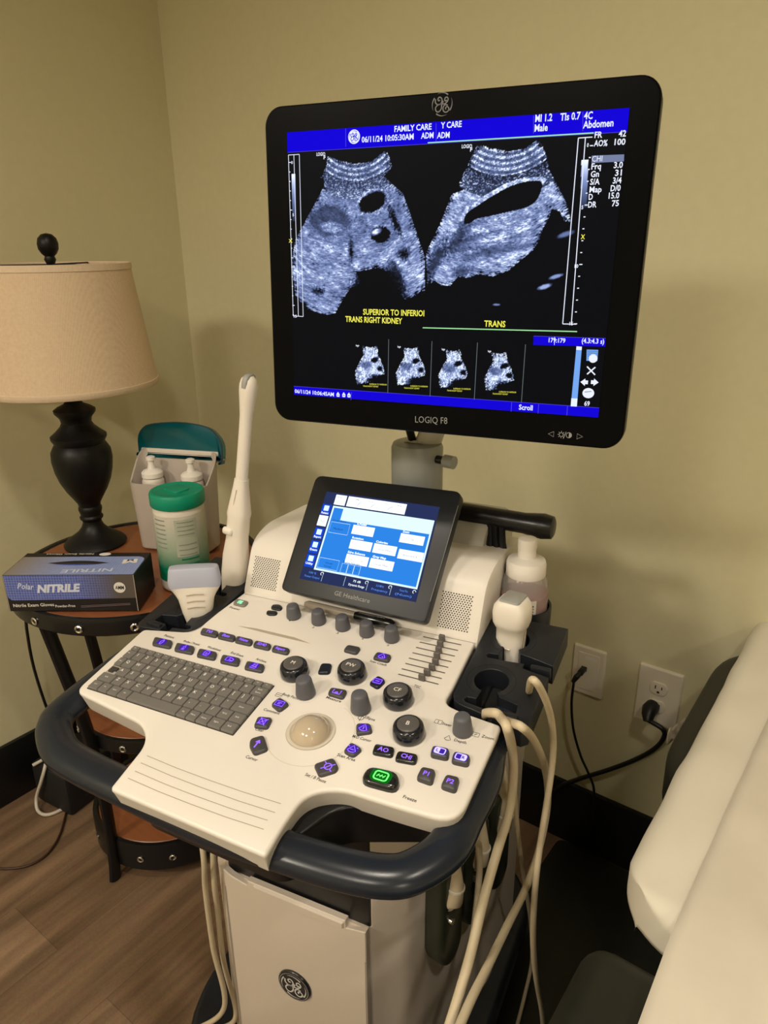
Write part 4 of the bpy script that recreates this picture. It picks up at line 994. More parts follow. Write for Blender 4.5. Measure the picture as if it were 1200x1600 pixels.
# lip at the top of the panel
mb.add(layers(roundpoly([(-.052, .4955), (.0905, .4965), (.0905, .483), (.02, .480), (-.048, .482)], .003), [(0, 0), (.004, .003)]), 'cabinet_plastic')
for x_, zt in ((-.1005, .47), (.1195, .44)): mb.add(flat([(x_-.0022, .13), (x_+.0022, .13), (x_+.0014, zt), (x_-.0010, zt)], .0016), 'cream_dark')
build('front_panel', mb, US, FF.mat)
mb = MB(); c_ = FF.hit(462, 1537); r_b = .0265
mb.add(lathe([(r_b, 0), (r_b, .002), (r_b*.96, .0035), (r_b*.88, .0036)], 44), 'button_black'); mb.add(ringface(r_b*.86, r_b*.90, .0040, 44), 'print_mid'); ge_logo(mb, (0, 0), r_b*.86, 'print_light', .0042, .085)
bd = build('badge', mb, US, FF.mat @ TR(c_[0], c_[1], .0012)); bd['label'] = 'round black badge with a silver script monogram'
# black bracket between cabinet and console
mb = MB(); mb.add(rbox(.2225, .44, .22, .002, (.0105, .224, .599)), 'black_plastic'); build('neck', mb, US)
# base and casters
mb = MB(); mb.add(slab(roundpoly([(-.20, -.03), (.21, -.03), (.24, .06), (.24, .44), (.19, .52), (-.18, .52), (-.23, .44), (-.23, .06)], .04), .085, .132, .012, .006), 'slate_plastic'); build('base', mb, US)
for (x, y_) in [(-.19, .03), (.20, .03), (-.19, .45), (.20, .45)]:
    mb = MB(); pw_ = [(.001, -.012), (.044, -.012), (.050, -.008), (.050, .008), (.044, .012), (.001, .012)]
    for dx in (-.016, .016): mb.add(lathe(pw_, 28), 'rubber_black', TR(x+dx, y_, .050) @ Matrix.Rotation(PI/2, 4, 'Y'))
    mb.add(rbox(.07, .05, .03, .01, (x, y_, .082)), 'slate_plastic'); build('caster', mb, US)
# probe connectors on the right flank
SF = xfr(.173)
for i in range(3):
    y_ = [.100, .164, .228][i]; z_ = [.455, .470, .480][i]
    mb = MB(); mb.add(slab(roundpoly([(-.028, -.060), (-.012, -.092), (.010, -.092), (.028, -.070), (.028, .090), (-.028, .090)], .014), 0, .028, .010), 'connector_green')
    mb.add(tube([(-.012, .004, .028), (-.012, .004, .034)], .0045, 14), 'chrome')
    o = build('probe_connector', mb, US, m4(Vector((.221, .975, 0)), Vector((0, 0, 1)), Vector((.975, -.221, 0)), Vector((.170+(y_-.075)*.2265+.001, y_, z_))))
    mb = MB(); mb.add(tube([(-.006, .028, .018), (-.006, .038, .030), (-.004, .058, .032), (0, .085, .026), (0, .13, .020)], [.0130, .0135, .0110, .0085, .0060], 20), 'cable_cream')
    mb.add(tube([(-.006, .027, .017), (-.006, .031, .022)], .0145, 20), 'probe_white'); mb.add(tube([(-.004, .056, .032), (-.004, .059, .032)], .0122, 18), 'probe_white')
    bt = build('cable_boot', mb, o, m4(Vector((.221, .975, 0)), Vector((0, 0, 1)), Vector((.975, -.221, 0)), Vector((.170+(y_-.075)*.2265+.001, y_, z_))), angle=60)
    o['label'] = 'dark green connector shell'; bt['label'] = 'cream cable boot'
# ------------------------------------------------------------------ pen on the console
pa = CON.p(*C(478, 950), .0078); pb = CON.p(*C(618, 984), .0078)
d = (pb-pa); L_ = d.length; pts = [pa+d*t for t in (0, .04, .5, .58)]
PEN = thing('pen', 'beige pen with black cap lying behind the row of small grey knobs', 'pen', MROOT @ TR(*pa))
mb = MB(); mb.add(tube([p-pa for p in pts], [.0035, .0058, .0060, .0060], 18), 'pen_beige'); build('barrel', mb, PEN, angle=50)
mb = MB(); mb.add(tube([pa+d*.57-pa, d*.60, d*.95, d*1.0], [.0060, .0072, .0072, .004], 18), 'button_black'); mb.add(tube([d*.62+Vector((0, -.002, .0075)), d*.9+Vector((0, -.002, .0085))], .0016, 8), 'button_black'); build('cap', mb, PEN, angle=50)
# ------------------------------------------------------------------ probes
def loft(rings, caps=True):
    n = len(rings[0]); vs = [p for r in rings for p in r]; fs = []
    for k in range(len(rings)-1):
        for i in range(n): j = (i+1) % n; fs.append([k*n+i, k*n+j, (k+1)*n+j, (k+1)*n+i])
    if caps: fs.append(list(range(n))[::-1]); fs.append([(len(rings)-1)*n+i for i in range(n)])
    return vs, fs
def sect(w_, d_, z, n=28, e=2.6, cx=0, cy=0, bow=0):
    o = []
    for i in range(n):
        a = 2*PI*i/n; c_, s_ = math.cos(a), math.sin(a)
        x = math.copysign(abs(c_)**(2/e), c_)*w_/2; y_ = math.copysign(abs(s_)**(2/e), s_)*d_/2
        o.append(Vector((cx+x, cy+y_, z-bow*(x/(w_/2))**2)))
    return o
def cable(pts, r, parent, M_, mt='cable_cream', name='cable', k=10):
    mb = MB(); mb.add(tube(smooth_loop(pts, k, False), r, 12), mt); return build(name, mb, parent, M_, angle=80, wn=False)
# wide convex probe (left holder, front)
b0 = CON.p(lc1[0], lc1[1], 0)
PR1 = thing('ultrasound_probe', 'wide flat-headed white probe with lavender lens in the left holder', 'ultrasound probe', MROOT @ TR(b0.x+.002, b0.y, b0.z-.03) @ Matrix.Rotation(.55, 4, 'Z'))
mb = MB(); mb.add(loft([sect(.026, .022, .0), sect(.036, .026, .010), sect(.045, .030, .028), sect(.049, .031, .040), sect(.053, .031, .050), sect(.061, .030, .059, bow=.001), sect(.069, .028, .067, bow=.003), sect(.0745, .027, .074, e=3.5, bow=.004)]), 'probe_white')
for z_ in (.040, .050, .061): mb.add(tube([(-.012, -.0158, z_), (0, -.0165, z_+.002), (.014, -.0160, z_+.001)], .0007, 6), 'probe_seam')
build('body', mb, PR1, angle=60)
mb = MB(); mb.add(loft([sect(.0745, .0275, .073, e=3.5, bow=.004), sect(.0775, .027, .081, e=4, bow=.004), sect(.072, .021, .099, e=5, bow=.002), sect(.070, .018, .1008, e=5, bow=.001), sect(.068, .016, .1012, e=5, bow=.001)]), 'probe_lens'); ln = build('lens', mb, PR1, angle=30); ln['label'] = 'lavender grey rubber lens'
def rel(M_, p): return M_.inverted() @ (MROOT @ Vector(p))
M1 = MROOT @ TR(b0.x+.002, b0.y, b0.z-.03) @ Matrix.Rotation(.55, 4, 'Z')
pc_ = [(b0.x, b0.y, b0.z-.03), (b0.x, b0.y-.01, b0.z-.10), (-.20, .05, .60)] + [tuple(hy(u, v, -.04)) for u, v in [(317, 1330), (322, 1390), (334, 1480), (352, 1590)]] + [(-.13, -.02, .12), (-.14, .1, .05)]
pc_ = [(b0.x, b0.y, b0.z-.03), (b0.x, b0.y-.01, b0.z-.08), (-.215, .07, .62)] + [tuple(hy(u, v, -.02)) for u, v in [(316, 1322), (321, 1390), (333, 1480), (350, 1575)]] + [(-.19, -.03, .14)]
cable([rel(M1, p) for p in pc_], .0040, PR1, I())
# long endocavity probe (left holder, back)
b2 = CON.p(lc2[0], lc2[1], 0)
foot = Vector((-.2325, .232, .775)); tipp = Vector((-.1685, .232, 1.135)); ax_ = (tipp-foot); LL = ax_.length; az_ = ax_.normalized(); ay_ = Vector((0, 1, 0)); axx = ay_.cross(az_).normalized()
M2L = m4(axx, az_.cross(axx), az_, foot); M2 = MROOT @ M2L
PR2 = thing('ultrasound_probe', 'long slender white wand probe standing upright in the left holder', 'ultrasound probe', M2)
s1 = LL/.366
mb = MB()
mb.add(loft([sect(.030, .026, .0), sect(.036, .030, .02), sect(.041, .034, .055), sect(.040, .034, .085), sect(.034, .030, .112), sect(.033, .029, .122), sect(.034, .030, .128), sect(.033, .030, .150), sect(.036, .031, .158), sect(.034, .030, .164), sect(.028, .025, .185), sect(.022, .021, .205), sect(.0195, .0195, .215)]), 'probe_white')
mb.add(rbox(.018, .010, .012, .004, (-.008, -.014, .130)), 'probe_white')
mb.add(tube([(-.002, -.0125, .175), (.0, -.0105, .200)], .0012, 8), 'probe_seam')
mb.add(loft([sect(.0185, .0185, .212, e=2), sect(.0185, .0185, .30, e=2), sect(.019, .019, .315, e=2), sect(.023, .023, .335, e=2), sect(.0265, .025, .350, e=2), sect(.0265, .025, .358, e=2), sect(.022, .021, .367, e=2), sect(.012, .012, .372, e=2)]), 'probe_white')
build('body', mb, PR2, angle=60)
mb = MB(); mb.add(loft([sect(.010, .0262, .356, e=4), sect(.0105, .0265, .363, e=4), sect(.010, .022, .3705, e=4), sect(.008, .014, .3738, e=4)]), 'probe_lens_gray'); build('lens', mb, PR2, angle=60)
pc_ = [foot, foot+Vector((0, -.02, -.08)), Vector((-.20, .12, .60))] + [hy(u, v, -.005) for u, v in [(333, 1340), (341, 1430), (350, 1505), (368, 1590)]] + [Vector((-.165, -.015, .14))]
cable([M2L.inverted() @ Vector(p) for p in pc_], .0040, PR2, I())
# probe in the right holder
b3 = CON.p(rc2[0], rc2[1], 0)
M3L = TR(b3.x-.004, b3.y+.003, b3.z-.086) @ Matrix.Rotation(-.12, 4, 'Z'); PR3 = thing('ultrasound_probe', 'square-headed cream probe with grey lens in the right holder', 'ultrasound probe', MROOT @ M3L)
mb = MB(); mb.add(loft([sect(.020, .018, .0), sect(.028, .022, .012), sect(.0335, .027, .030), sect(.0375, .031, .055), sect(.0390, .033, .090), sect(.0390, .034, .102), sect(.0435, .041, .106), sect(.0470, .044, .113, e=3.4), sect(.0480, .045, .127, e=3.6), sect(.0450, .043, .136, e=3.8), sect(.036, .039, .1425, e=4), sect(.028, .034, .1455, e=5)]), 'probe_white')
mb.add(tube([(-.009, -.0172, .080), (0, -.0178, .0775), (.006, -.0176, .0775)], .0009, 6), 'cap_white'); mb.add(tube([(.0198, -.008, .060), (.0226, -.004, .12)], .0006, 6), 'probe_seam'); build('body', mb, PR3, angle=60)
mb = MB(); mb.add(loft([sect(.029, .035, .1448, e=6), sect(.028, .034, .1465, e=8), sect(.0265, .0325, .1472, e=8)]), 'probe_lens_gray'); ln = build('lens', mb, PR3, angle=60); ln['label'] = 'flat grey lens'
pc_ = [Vector((b3.x-.003, b3.y+.002, b3.z-.086)), Vector((b3.x+.014, b3.y-.014, b3.z-.100)), Vector((.262, .186, b3.z-.050)), hx(832, 1062, .296)] + [hx(u, v, .305) for u, v in [(851, 1090), (862, 1130), (864, 1180), (855, 1250), (844, 1320), (836, 1390), (833, 1470), (838, 1530), (847, 1585), (850, 1640)]]
cable([M3L.inverted() @ p for p in pc_], .0042, PR3, I())
# free cables looped through the front slot of the right holder
s0 = CON.p(.237, .105, -.03)
def freecable(lbl, pts, r=.0056, name='probe_cable'):
    l_ = pts[-1]; d_ = (l_-pts[-2]); pts = pts+[l_+d_*min(2.2, max(0, (l_.z-.012)/max(.001, -d_.z)))]
    M_ = MROOT @ TR(*pts[0]); o = MB(); o.add(tube(smooth_loop([p-pts[0] for p in pts], 10, False), r, 14), 'cable_cream')
    ob = build(name, o, None, M_, angle=80, wn=False); tag(ob, lbl, 'cable', 'cream probe cables hanging at the right side'); return ob
freecable('thick cream cable arching from the right holder over the console corner', [CON.p(.2300, .108, -.050), CON.p(.2290, .100, -.012)] + [CON.p(*C(773, 1114, .008), .008), CON.p(*C(783, 1122, .006), .006)] + [hx(u, v, .272) for u, v in [(792, 1136), (800, 1170), (802, 1210), (796, 1265), (777, 1330), (757, 1400), (738, 1480), (720, 1545), (700, 1610)]], .0056)
freecable('cream cable looping widest right of the console before crossing down left', [CON.p(.252, .108, -.045), CON.p(.254, .102, -.012), CON.p(*C(795, 1128, .004), .004)] + [hx(u, v, .290) for u, v in [(815, 1136), (833, 1155), (847, 1185), (855, 1220), (855, 1262), (844, 1320), (824, 1382), (792, 1448), (762, 1510), (737, 1560), (715, 1610)]], .0050)
freecable('thinner cream cable dropping steeply between the two thick cable loops', [hx(u, v, .262) for u, v in [(802, 1190), (804, 1240), (810, 1310), (820, 1380), (829, 1440), (831, 1500), (820, 1555), (806, 1610)]], .0034)
freecable('short cream cable bending out under the right handle', [Vector((.215, .20, .60))]+[hx(u, v, .225) for u, v in [(742, 1303), (748, 1322), (749, 1360), (744, 1420), (736, 1480), (722, 1540), (706, 1600)]], .0046)
# ------------------------------------------------------------------ gel bottle
GB = thing('gel_bottle', 'clear bottle of pink gel with white flip cap in the cup behind the right probe', 'bottle', MROOT @ TR(CUP.x, CUP.y, .763))
mb = MB(); mb.add(lathe([(.028, .0), (.0325, .004), (.0335, .012), (.0335, .088), (.0325, .098), (.029, .108), (.0255, .112), (.0250, .118)], 44), 'bottle_clear'); build('bottle_body', mb, GB, angle=60)
mb = MB(); mb.add(lathe([(.027, .003), (.0312, .006), (.0318, .012), (.0318, .076), (.030, .080)], 40), 'gel_pink'); gl = build('gel_fill', mb, GB, angle=60); gl['label'] = 'pink gel'
mb = MB()
def wrap(a0, a1, z0, z1, r, mt, n=10):
    vs = []; 
    for i in range(n+1): a = a0+(a1-a0)*i/n; vs += [Vector((r*math.cos(a), r*math.sin(a), z0)), Vector((r*math.cos(a), r*math.sin(a), z1))]
    mb.add((vs, [[2*i, 2*i+2, 2*i+3, 2*i+1] for i in range(n)]), mt)
wrap(-1.20, -.80, .058, .082, .0338, 'print_white')
for k in range(4): wrap(-1.12, -.92, .060+k*.0042, .0622+k*.0042, .0341, 'slot_dark', 5)
for k in range(5): wrap(-2.15, -1.6, .062+k*.004, .0630+k*.004, .0341, 'gel_label', 8)
build('label', mb, GB, wn=False)
mb = MB(); mb.add(lathe([(.0270, .108), (.0280, .110), (.0280, .126), (.0265, .131), (.0200, .133), (.0130, .136), (.0125, .150)], 44), 'cap_white')
mb.add(lathe([(.0130, .148), (.0135, .150), (.0135, .160), (.0125, .163), (.008, .1645)], 36), 'cap_white'); build('cap', mb, GB, angle=40)
# ------------------------------------------------------------------ round three-tier table
TBX, TBY = -1.240, .800
TB = thing('side_table', 'round three-tier wooden side table with black metal rims in the corner', 'side table', TR(TBX, TBY, 0))
for (r, z, hr, nm) in [(.248, .690, .032, 'table_top'), (.172, .370, .030, 'shelf'), (.174, .100, .068, 'shelf')]:
    mb = MB(); mb.add(lathe([(r-.018, z-.014), (r-.012, z-.014), (r-.012, z-.002), (r-.014, z)], 64), 'table_wood')
    o = build(nm, mb, TB, angle=30)
    mb = MB(); mb.add(lathe([(r-.012, z-hr), (r-.002, z-hr), (r+.002, z-hr+.004), (r+.002, z-.004), (r, z+.003), (r-.008, z+.003), (r-.012, z-.001), (r-.012, z-hr)], 72, cap=False), 'table_black')
    for k in range(16):
        a = 2*PI*k/16+.12; Mr = Matrix.Rotation(a, 4, 'Z') @ TR(r+.0025, 0, z-hr*.5) @ Matrix.Rotation(PI/2, 4, 'Y')
        mb.add(lathe([(.0035, 0), (.0075, .0), (.0078, .0015), (.006, .0028), (.0038, .0018), (.0035, 0)], 18, cap=False), 'chrome', Mr)
    build('rim', mb, o, angle=40)
for k in range(4):
    a = math.radians(-82+90*k); mb = MB(); c_, s_ = math.cos(a), math.sin(a)
    pth = [(r*c_, r*s_, z) for r, z in [(.236, .672), (.215, .55), (.190, .40), (.180, .25), (.179, .12), (.183, .04), (.188, .0)]]
    mb.add(tube(smooth_loop([Vector(p) for p in pth], 6, False), (.0135, .009), 10, (0, 0, 1) if False else None), 'table_black'); build('leg', mb, TB)
# ------------------------------------------------------------------ lamp
LX, LY = -1.407, .806
LA = thing('table_lamp', 'dark turned table lamp with beige linen shade, unlit', 'lamp', TR(LX, LY, .691))
mb = MB()
mb.add(lathe([(.064, 0), (.066, .005), (.060, .012), (.048, .020), (.034, .030), (.024, .042), (.0195, .053), (.0200, .058), (.0240, .062), (.0245, .066), (.0215, .070), (.0225, .076), (.0245, .082), (.0245, .087), (.0225, .091), (.024, .098), (.031, .110), (.042, .128), (.052, .150), (.0585, .173), (.0615, .196), (.0600, .215), (.053, .228), (.0500, .232), (.0560, .243), (.0560, .248), (.046, .256), (.034, .268), (.0300, .276), (.0320, .286), (.0410, .297), (.0415, .303), (.033, .309), (.020, .315), (.0146, .322), (.0146, .36), (.008, .365), (.006, .60)], 48), 'lamp_black')
build('lamp_base', mb, LA, angle=35)
zs0, zs1 = .352, .590
r0, r1 = .1735, .147
mb = MB(); prof = [(r0, zs0), (r0+.0015, zs0+.001), (r0+.0017, zs0+.012), (r0, zs0+.0125), (r0+(r1-r0)*.5-.0005, (zs0+zs1)/2), (r1, zs1-.012), (r1+.0015, zs1-.0115), (r1+.0015, zs1), (r1-.001, zs1+.0005), (r1-.003, zs1-.002), (r0-.004, zs0+.002), (r0-.003, zs0-.0005), (r0, zs0)]
vs, fs = lathe(prof, 72, cap=False); k = 0
mb.add((vs, fs), 'shade_linen')
for i, f in enumerate(fs):
    if i//72 in (0, 1, 2, 6, 7, 8): mb.m[i] = 'shade_trim'
build('lamp_shade', mb, LA, angle=60)
mb = MB(); mb.add(lathe([(.006, .585), (.011, .597), (.009, .603), (.014, .608), (.0185, .616), (.0195, .626), (.017, .636), (.010, .643), (.001, .645)], 28), 'lamp_black'); build('finial', mb, LA, angle=60)
mb = MB()
for k in range(3): a = k*2*PI/3; mb.add(tube([(0, 0, .588), ((r1-.003)*math.cos(a), (r1-.003)*math.sin(a), .588)], .0016, 8), 'lamp_black')
build('shade_spider', mb, LA)
# ------------------------------------------------------------------ glove box
e1 = Vector((.805, .593, 0)).normalized(); e2 = Vector((-e1.y, e1.x, 0)); ob = Vector((-1.246, .527, .6935))
GM = m4(e1, e2, Vector((0, 0, 1)), ob); BL, BD, BHh = .236, .098, .072
GX = thing('glove_box', 'blue and black cardboard box of nitrile exam gloves lying on the side table', 'box', GM)
me = bpy.data.meshes.new('carton'); mb = MB(); mb.add(rbox(BL, BD, BHh, .0008, (BL/2, BD/2, BHh/2), 1), 'box_black')
build('carton', mb, GX)
def uvflat(name, pts, mt, M_, parent, uvs):
    me = bpy.data.meshes.new(name); me.from_pydata([(p[0], p[1], 0) for p in pts], [], [list(range(len(pts)))]); me.materials.append(MATS[mt])
    uv = me.uv_layers.new(name='UVMap')
    for i, l in enumerate(me.loops): uv.data[i].uv = uvs[l.vertex_index]
    o = bpy.data.objects.new(name, me); COL.objects.link(o); o.parent = parent; o.matrix_local = M_; PM[o.name] = M_; return o
FM = m4((1, 0, 0), (0, 0, 1), (0, -1, 0), (0, -.0003, 0))
fp = roundpoly([(.003, .022), (BL-.002, .026), (BL-.002, BHh-.0005), (.002, BHh-.0005)], [.012, .001, .001, .001], 6)
fo_ = uvflat('front_print', fp, 'box_grid', FM, GX, fp)
mb = MB()
put_text(mb, 'Polar', (.024, .046), (.052, .044), .011, 'print_silver', .0004, .01, .2); put_text(mb, 'NITRILE', (.058, .038), (.134, .040), .0145, 'print_silver', .0004, .05, .25)
mb.add(disc(.0105, .0004, 28, (.207, .047)), 'print_white'); put_ctext(mb, 'AMMEX'[:3], (.207, .047), .007, 'box_black', .0007, .02, 0, .7)
put_text(mb, 'Nitrile Exam Gloves', (.010, .0090), (.084, .0110), .0062, 'print_white', .0005, .01); put_text(mb, 'Powder-Free', (.086, .0080), (.122, .0088), .0050, 'print_white', .0005, .01)
mb.add(ribbon([(.132, .008), (.222, .013)], .0012, .0004), 'print_dim'); mb.add(ribbon([(.132, .0105), (.222, .0155)], .0010, .0004), 'print_dim')
mb.add(ribbon([(.002, 0), (.002, BHh)], .0009, .0004), 'box_edge'); mb.add(ribbon([(BL-.0015, 0), (BL-.0015, BHh)], .0012, .0006), 'box_edge')
build('lettering', mb, fo_, FM, wn=False, smooth=False)
TM = m4((1, 0, 0), (0, 1, 0), (0, 0, 1), (0, 0, BHh+.0003))
tp = roundpoly([(.002, .0005), (BL-.002, .0005), (BL-.002, .079), (.002, .079)], [.001, .004, .020, .001], 6)
to_ = uvflat('top_print', tp, 'box_grid_top', TM, GX, tp)
mb = MB()
sl = [(.060+.114*i/14, .050+.010*math.sin(PI*i/14)) for i in range(15)]+[(.174-.114*i/14, .050-.008*math.sin(PI*i/14)) for i in range(1, 14)]
mb.add(flat(sl, .0004), 'slot_dark'); sl2 = [(.072+.09*i/10, .045) for i in range(11)]+[(.162-.09*i/10, .0445-.004*math.sin(PI*i/10)) for i in range(1, 10)]; mb.add(flat(sl2, .0007), 'glove_blue')
put_text(mb, 'NITRILE', (.190, .026), (.100, .020), .013, 'print_silver', .0005, .02); put_text(mb, 'M', (.222, .066), (.196, .062), .016, 'print_white', .0005, .06); put_text(mb, 'Nitrile Exam Gloves', (.130, .093), (.040, .093), .0055, 'print_white', .0005, .01); mb.add(disc(.011, .0005, 24, (.152, .089), .007), 'print_white')
build('lettering', mb, to_, TM, wn=False, smooth=False)
# ------------------------------------------------------------------ wipes canister
WX = thing('wipes_canister', 'tall wipes canister with bright green lid and grey-green label', 'canister', TR(-1.078, .793, .6935))
CRr = .0475
mb = MB(); mb.add(lathe([(CRr-.004, 0), (CRr-.001, .003), (CRr, .010), (CRr, .158), (CRr-.002, .166), (CRr-.003, .172)], 56), 'can_white'); build('canister_body', mb, WX, angle=50)
mb = MB(); cw = lambda a0, a1, z0, z1, r, mt, n=24: mb.add(([Vector((r*math.cos(a0+(a1-a0)*i/n), r*math.sin(a0+(a1-a0)*i/n), z)) for i in range(n+1) for z in (z0, z1)], [[2*i, 2*i+2, 2*i+3, 2*i+1] for i in range(n)]), mt)
cw(0, 2*PI, .022, .154, CRr+.0004, 'can_print', 60)
va = math.atan2(-.785, 1.085)
for a0, a1, rows_ in [(va-.25, va+.62, [(.115, .148), (.075, .112)]), (va-1.25, va-.55, [])]:
    for z0, z1 in rows_: cw(a0, a1, z0, z1, CRr+.0007, 'can_label')
for k in range(7): cw(va-1.15, va-.62, .145-k*.009, .1475-k*.009, CRr+.0009, 'can_text', 10)
for k in range(4): cw(va-.15, va+.5, .142-k*.008, .1435-k*.008, CRr+.0011, 'can_text', 10)
for k in range(3): cw(va-.15, va+.55, .098-k*.010, .0995-k*.010, CRr+.0011, 'can_text', 10)
for k in range(4): cw(va-.1, va+.6, .068-k*.011, .071-k*.011, CRr+.0009, 'can_green', 10)
build('label_wrap', mb, WX, wn=False)
mb = MB(); mb.add(lathe([(CRr+.0015, .166), (CRr+.003, .168), (CRr+.003, .188), (CRr+.001, .192), (CRr-.003, .193), (CRr-.006, .1915), (.02, .1918)], 56), 'lid_green')
mb.add(slab(roundpoly([(-.02, -.016), (.02, -.016), (.02, .016), (-.02, .016)], .008), .1915, .1945, .001), 'lid_green'); build('lid', mb, WX, angle=40)
# ------------------------------------------------------------------ caddy with flip-up teal lid
va2 = math.atan2(1.0, .10)
ce1 = Vector((.92, .39, 0)).normalized(); ce2 = Vector((-ce1.y, ce1.x, 0)); CM = m4(ce1, ce2, (0, 0, 1), Vector((-1.236, .904, .6935)))
CA = thing('supply_caddy', 'beige plastic caddy with raised translucent teal lid behind the wipes canister', 'container', CM)
mb = MB(); oc = roundpoly([(-.088, -.042), (.088, -.042), (.094, .042), (-.094, .042)], .03, 6)
n_ = len(oc if area2(oc) > 0 else oc)
def lay3(poly, hs):   # wall whose rim is lower at the front
    out = []
    for ins_, zf in hs:
        q = inset(poly, ins_) if ins_ else poly
        out.append([Vector((p[0], p[1], zf if isinstance(zf, (int, float)) else zf(p[1]))) for p in q])
    return out
rim = lambda y_: .150+.055*min(1, max(0, (y_+.02)/.055))**1.0
R_ = lay3(oc, [(.012, 0), (.008, .004), (.0, rim), (.0, lambda y_: rim(y_)+.002), (.003, lambda y_: rim(y_)+.002), (.004, rim), (.014, .02), (.04, .019)])
mb.add(loft(R_, True), 'caddy_beige'); bx = build('bin', mb, CA, angle=40)
mb = MB(); mb.add(rbox(.182, .008, .024, .003, (0, .040, .196)), 'caddy_light'); build('back_rim', mb, CA)
mb = MB(); ld = [(-.086, .0), (-.094, -.008), (-.097, .004), (-.099, .034), (-.088, .054), (-.064, .064), (.0, .070), (.058, .064), (.084, .048), (.098, .024), (.098, -.012), (.090, -.014), (.088, .0)]
lp = [tuple(p)[:2] for p in smooth_loop([Vector((p[0], p[1], 0)) for p in ld], 4)]
LMm = m4((1, 0, 0), (0, .25, .968), (0, -.968, .25), (0, .040, .196))
mb.add(slab(lp, 0, .004, .001), 'lid_teal'); mb.add(ribbon(inset(lp if area2(lp) > 0 else lp[::-1], .001), .0022, .0046, True), 'lid_teal_edge')
mb.add(loft([[Vector((p[0], p[1], .004)) for p in lp], [Vector((p[0]*.97, p[1]*.97, -.02)) for p in lp]], False), 'lid_teal'); build('lid', mb, CA, LMm, angle=30)
for i, (dx, lbl) in enumerate([(-.050, 'white spouted bottle inside the teal-lidded caddy, left one'), (.042, 'white spouted bottle inside the teal-lidded caddy, right one')]):
    B_ = thing('spout_bottle', lbl, 'bottle', CM @ TR(dx, .004, .0205), 'white bottles inside the caddy')
    mb = MB(); mb.add(lathe([(.020, 0), (.023, .003), (.023, .125), (.021, .132), (.012, .137)], 32), 'bottle_white'); build('bottle_body', mb, B_, angle=45)
    mb = MB(); mb.add(lathe([(.0225, .1355), (.0225, .145), (.019, .149), (.009, .153), (.0065, .162), (.0065, .170), (.0095, .172), (.0095, .178), (.006, .180)], 28), 'cap_white'); build('cap', mb, B_, angle=40)
# ------------------------------------------------------------------ cords and things on the floor
WB = Fr((0, YB, 0), (1, 0, 0), (0, 0, 1), 'W'); WL = Fr((XL, 0, 0), (0, 1, 0), (0, 0, 1), 'W'); FL = Fr((0, 0, 0), (1, 0, 0), (0, 1, 0), 'W')
def wcord(name, pts, r, mt, lbl, cat='cord', parent=None, grp=None):
    o0 = Vector(pts[0]); mb = MB(); mb.add(tube(smooth_loop([Vector(p)-o0 for p in pts], 10, False), r, 10), mt)
    if parent is None: ob_ = build(name, mb, None, TR(*o0), angle=80, wn=False); tag(ob_, lbl, cat, grp); return ob_
def wpt(u, v, x): return Fr((x, 0, 0), (0, 1, 0), (0, 0, 1), 'W').hit3(u, v)
wcord('lamp_cord', [(-1.47, .80, .700)] * 0 + [wpt(40, 955, -1.44), wpt(42, 985, -1.50), wpt(52, 1040, -1.55), wpt(70, 1098, -1.59), wpt(90, 1150, -1.61), (-1.618, .70, .10), (-1.618, .69, .01)], .0035, 'cord_black', 'thin black cord hanging down beside the left wall under the glove box')
# black power box
pb_ = FL.hit3(108, 1268)
mb = MB(); mb.add(rbox(.13, .19, .115, .010, (0, 0, .0575)), 'rubber_black'); mb.add(rbox(.004, .10, .06, .001, (.066, 0, .06)), 'black_plastic')
UP = build('power_box', mb, None, TR(-1.535, .745, 0) @ Matrix.Rotation(.12, 4, 'Z')); tag(UP, 'black power box on the floor against the left baseboard', 'power box')
zc = .10
def fz(u, v, z): return Fr((0, 0, z), (1, 0, 0), (0, 1, 0), 'W').hit3(u, v)
wcord('white_cord', [fz(51, 1196, .122), fz(62, 1190, .125), fz(72, 1185, .128), fz(70, 1200, .122), fz(64, 1222, .085), fz(57, 1246, .03), fz(59, 1266, .008), fz(72, 1273, .006), fz(92, 1267, .006), fz(112, 1254, .006), fz(128, 1238, .01)], .0042, 'cord_white', 'white cord looping on the floor by the left baseboard', 'cord')
wcord('brown_cord', [fz(-20, 1357, .004), fz(20, 1357, .004), fz(50, 1350, .004), fz(75, 1333, .004), fz(93, 1305, .004), fz(103, 1270, .004), fz(108, 1245, .004)], .0026, 'cord_brown', 'thin brown cord curving across the wood floor at bottom left')
# wall plates
def plate(name, cu, w_, h_, lbl):
    c_ = WB.hit3(*cu); M_ = m4((1, 0, 0), (0, 0, 1), (0, -1, 0), (c_.x, YB, c_.z)); T = thing(name, lbl, 'wall plate', M_)
    mb = MB(); mb.add(slab(rrect(w_, h_, .003, 3), 0, .0065, .004), 'plate_ivory'); return T, mb, M_
T, mb, OM = plate('power_outlet', (1029, 1088), .0855, .1305, 'large ivory outlet plate with two sockets near the exam table'); build('cover_plate', mb, T)
for sy in (.022, -.019):
    mb = MB(); oc = [(.0170*math.cos(a), max(-.0135, min(.0135, .0172*math.sin(a)))) for a in [2*PI*i/36 for i in range(36)]]
    mb.add(slab(oc, 0, .0095, .001), 'plate_ivory')
    for x_, hh_ in ((-.0062, .0080), (.0062, .0065)): mb.add(flat(rrect(.0022, hh_, .0004, 2, (x_, .0030)), .0097), 'slot_dark')
    mb.add(flat([(.0028*math.cos(a), -.0075+(.0028*math.sin(a) if math.sin(a) > 0 else -.0022*abs(math.sin(a))**.3)) for a in [2*PI*i/14 for i in range(14)]], .0097), 'slot_dark')
    build('socket', mb, T, TR(0, sy, 0))
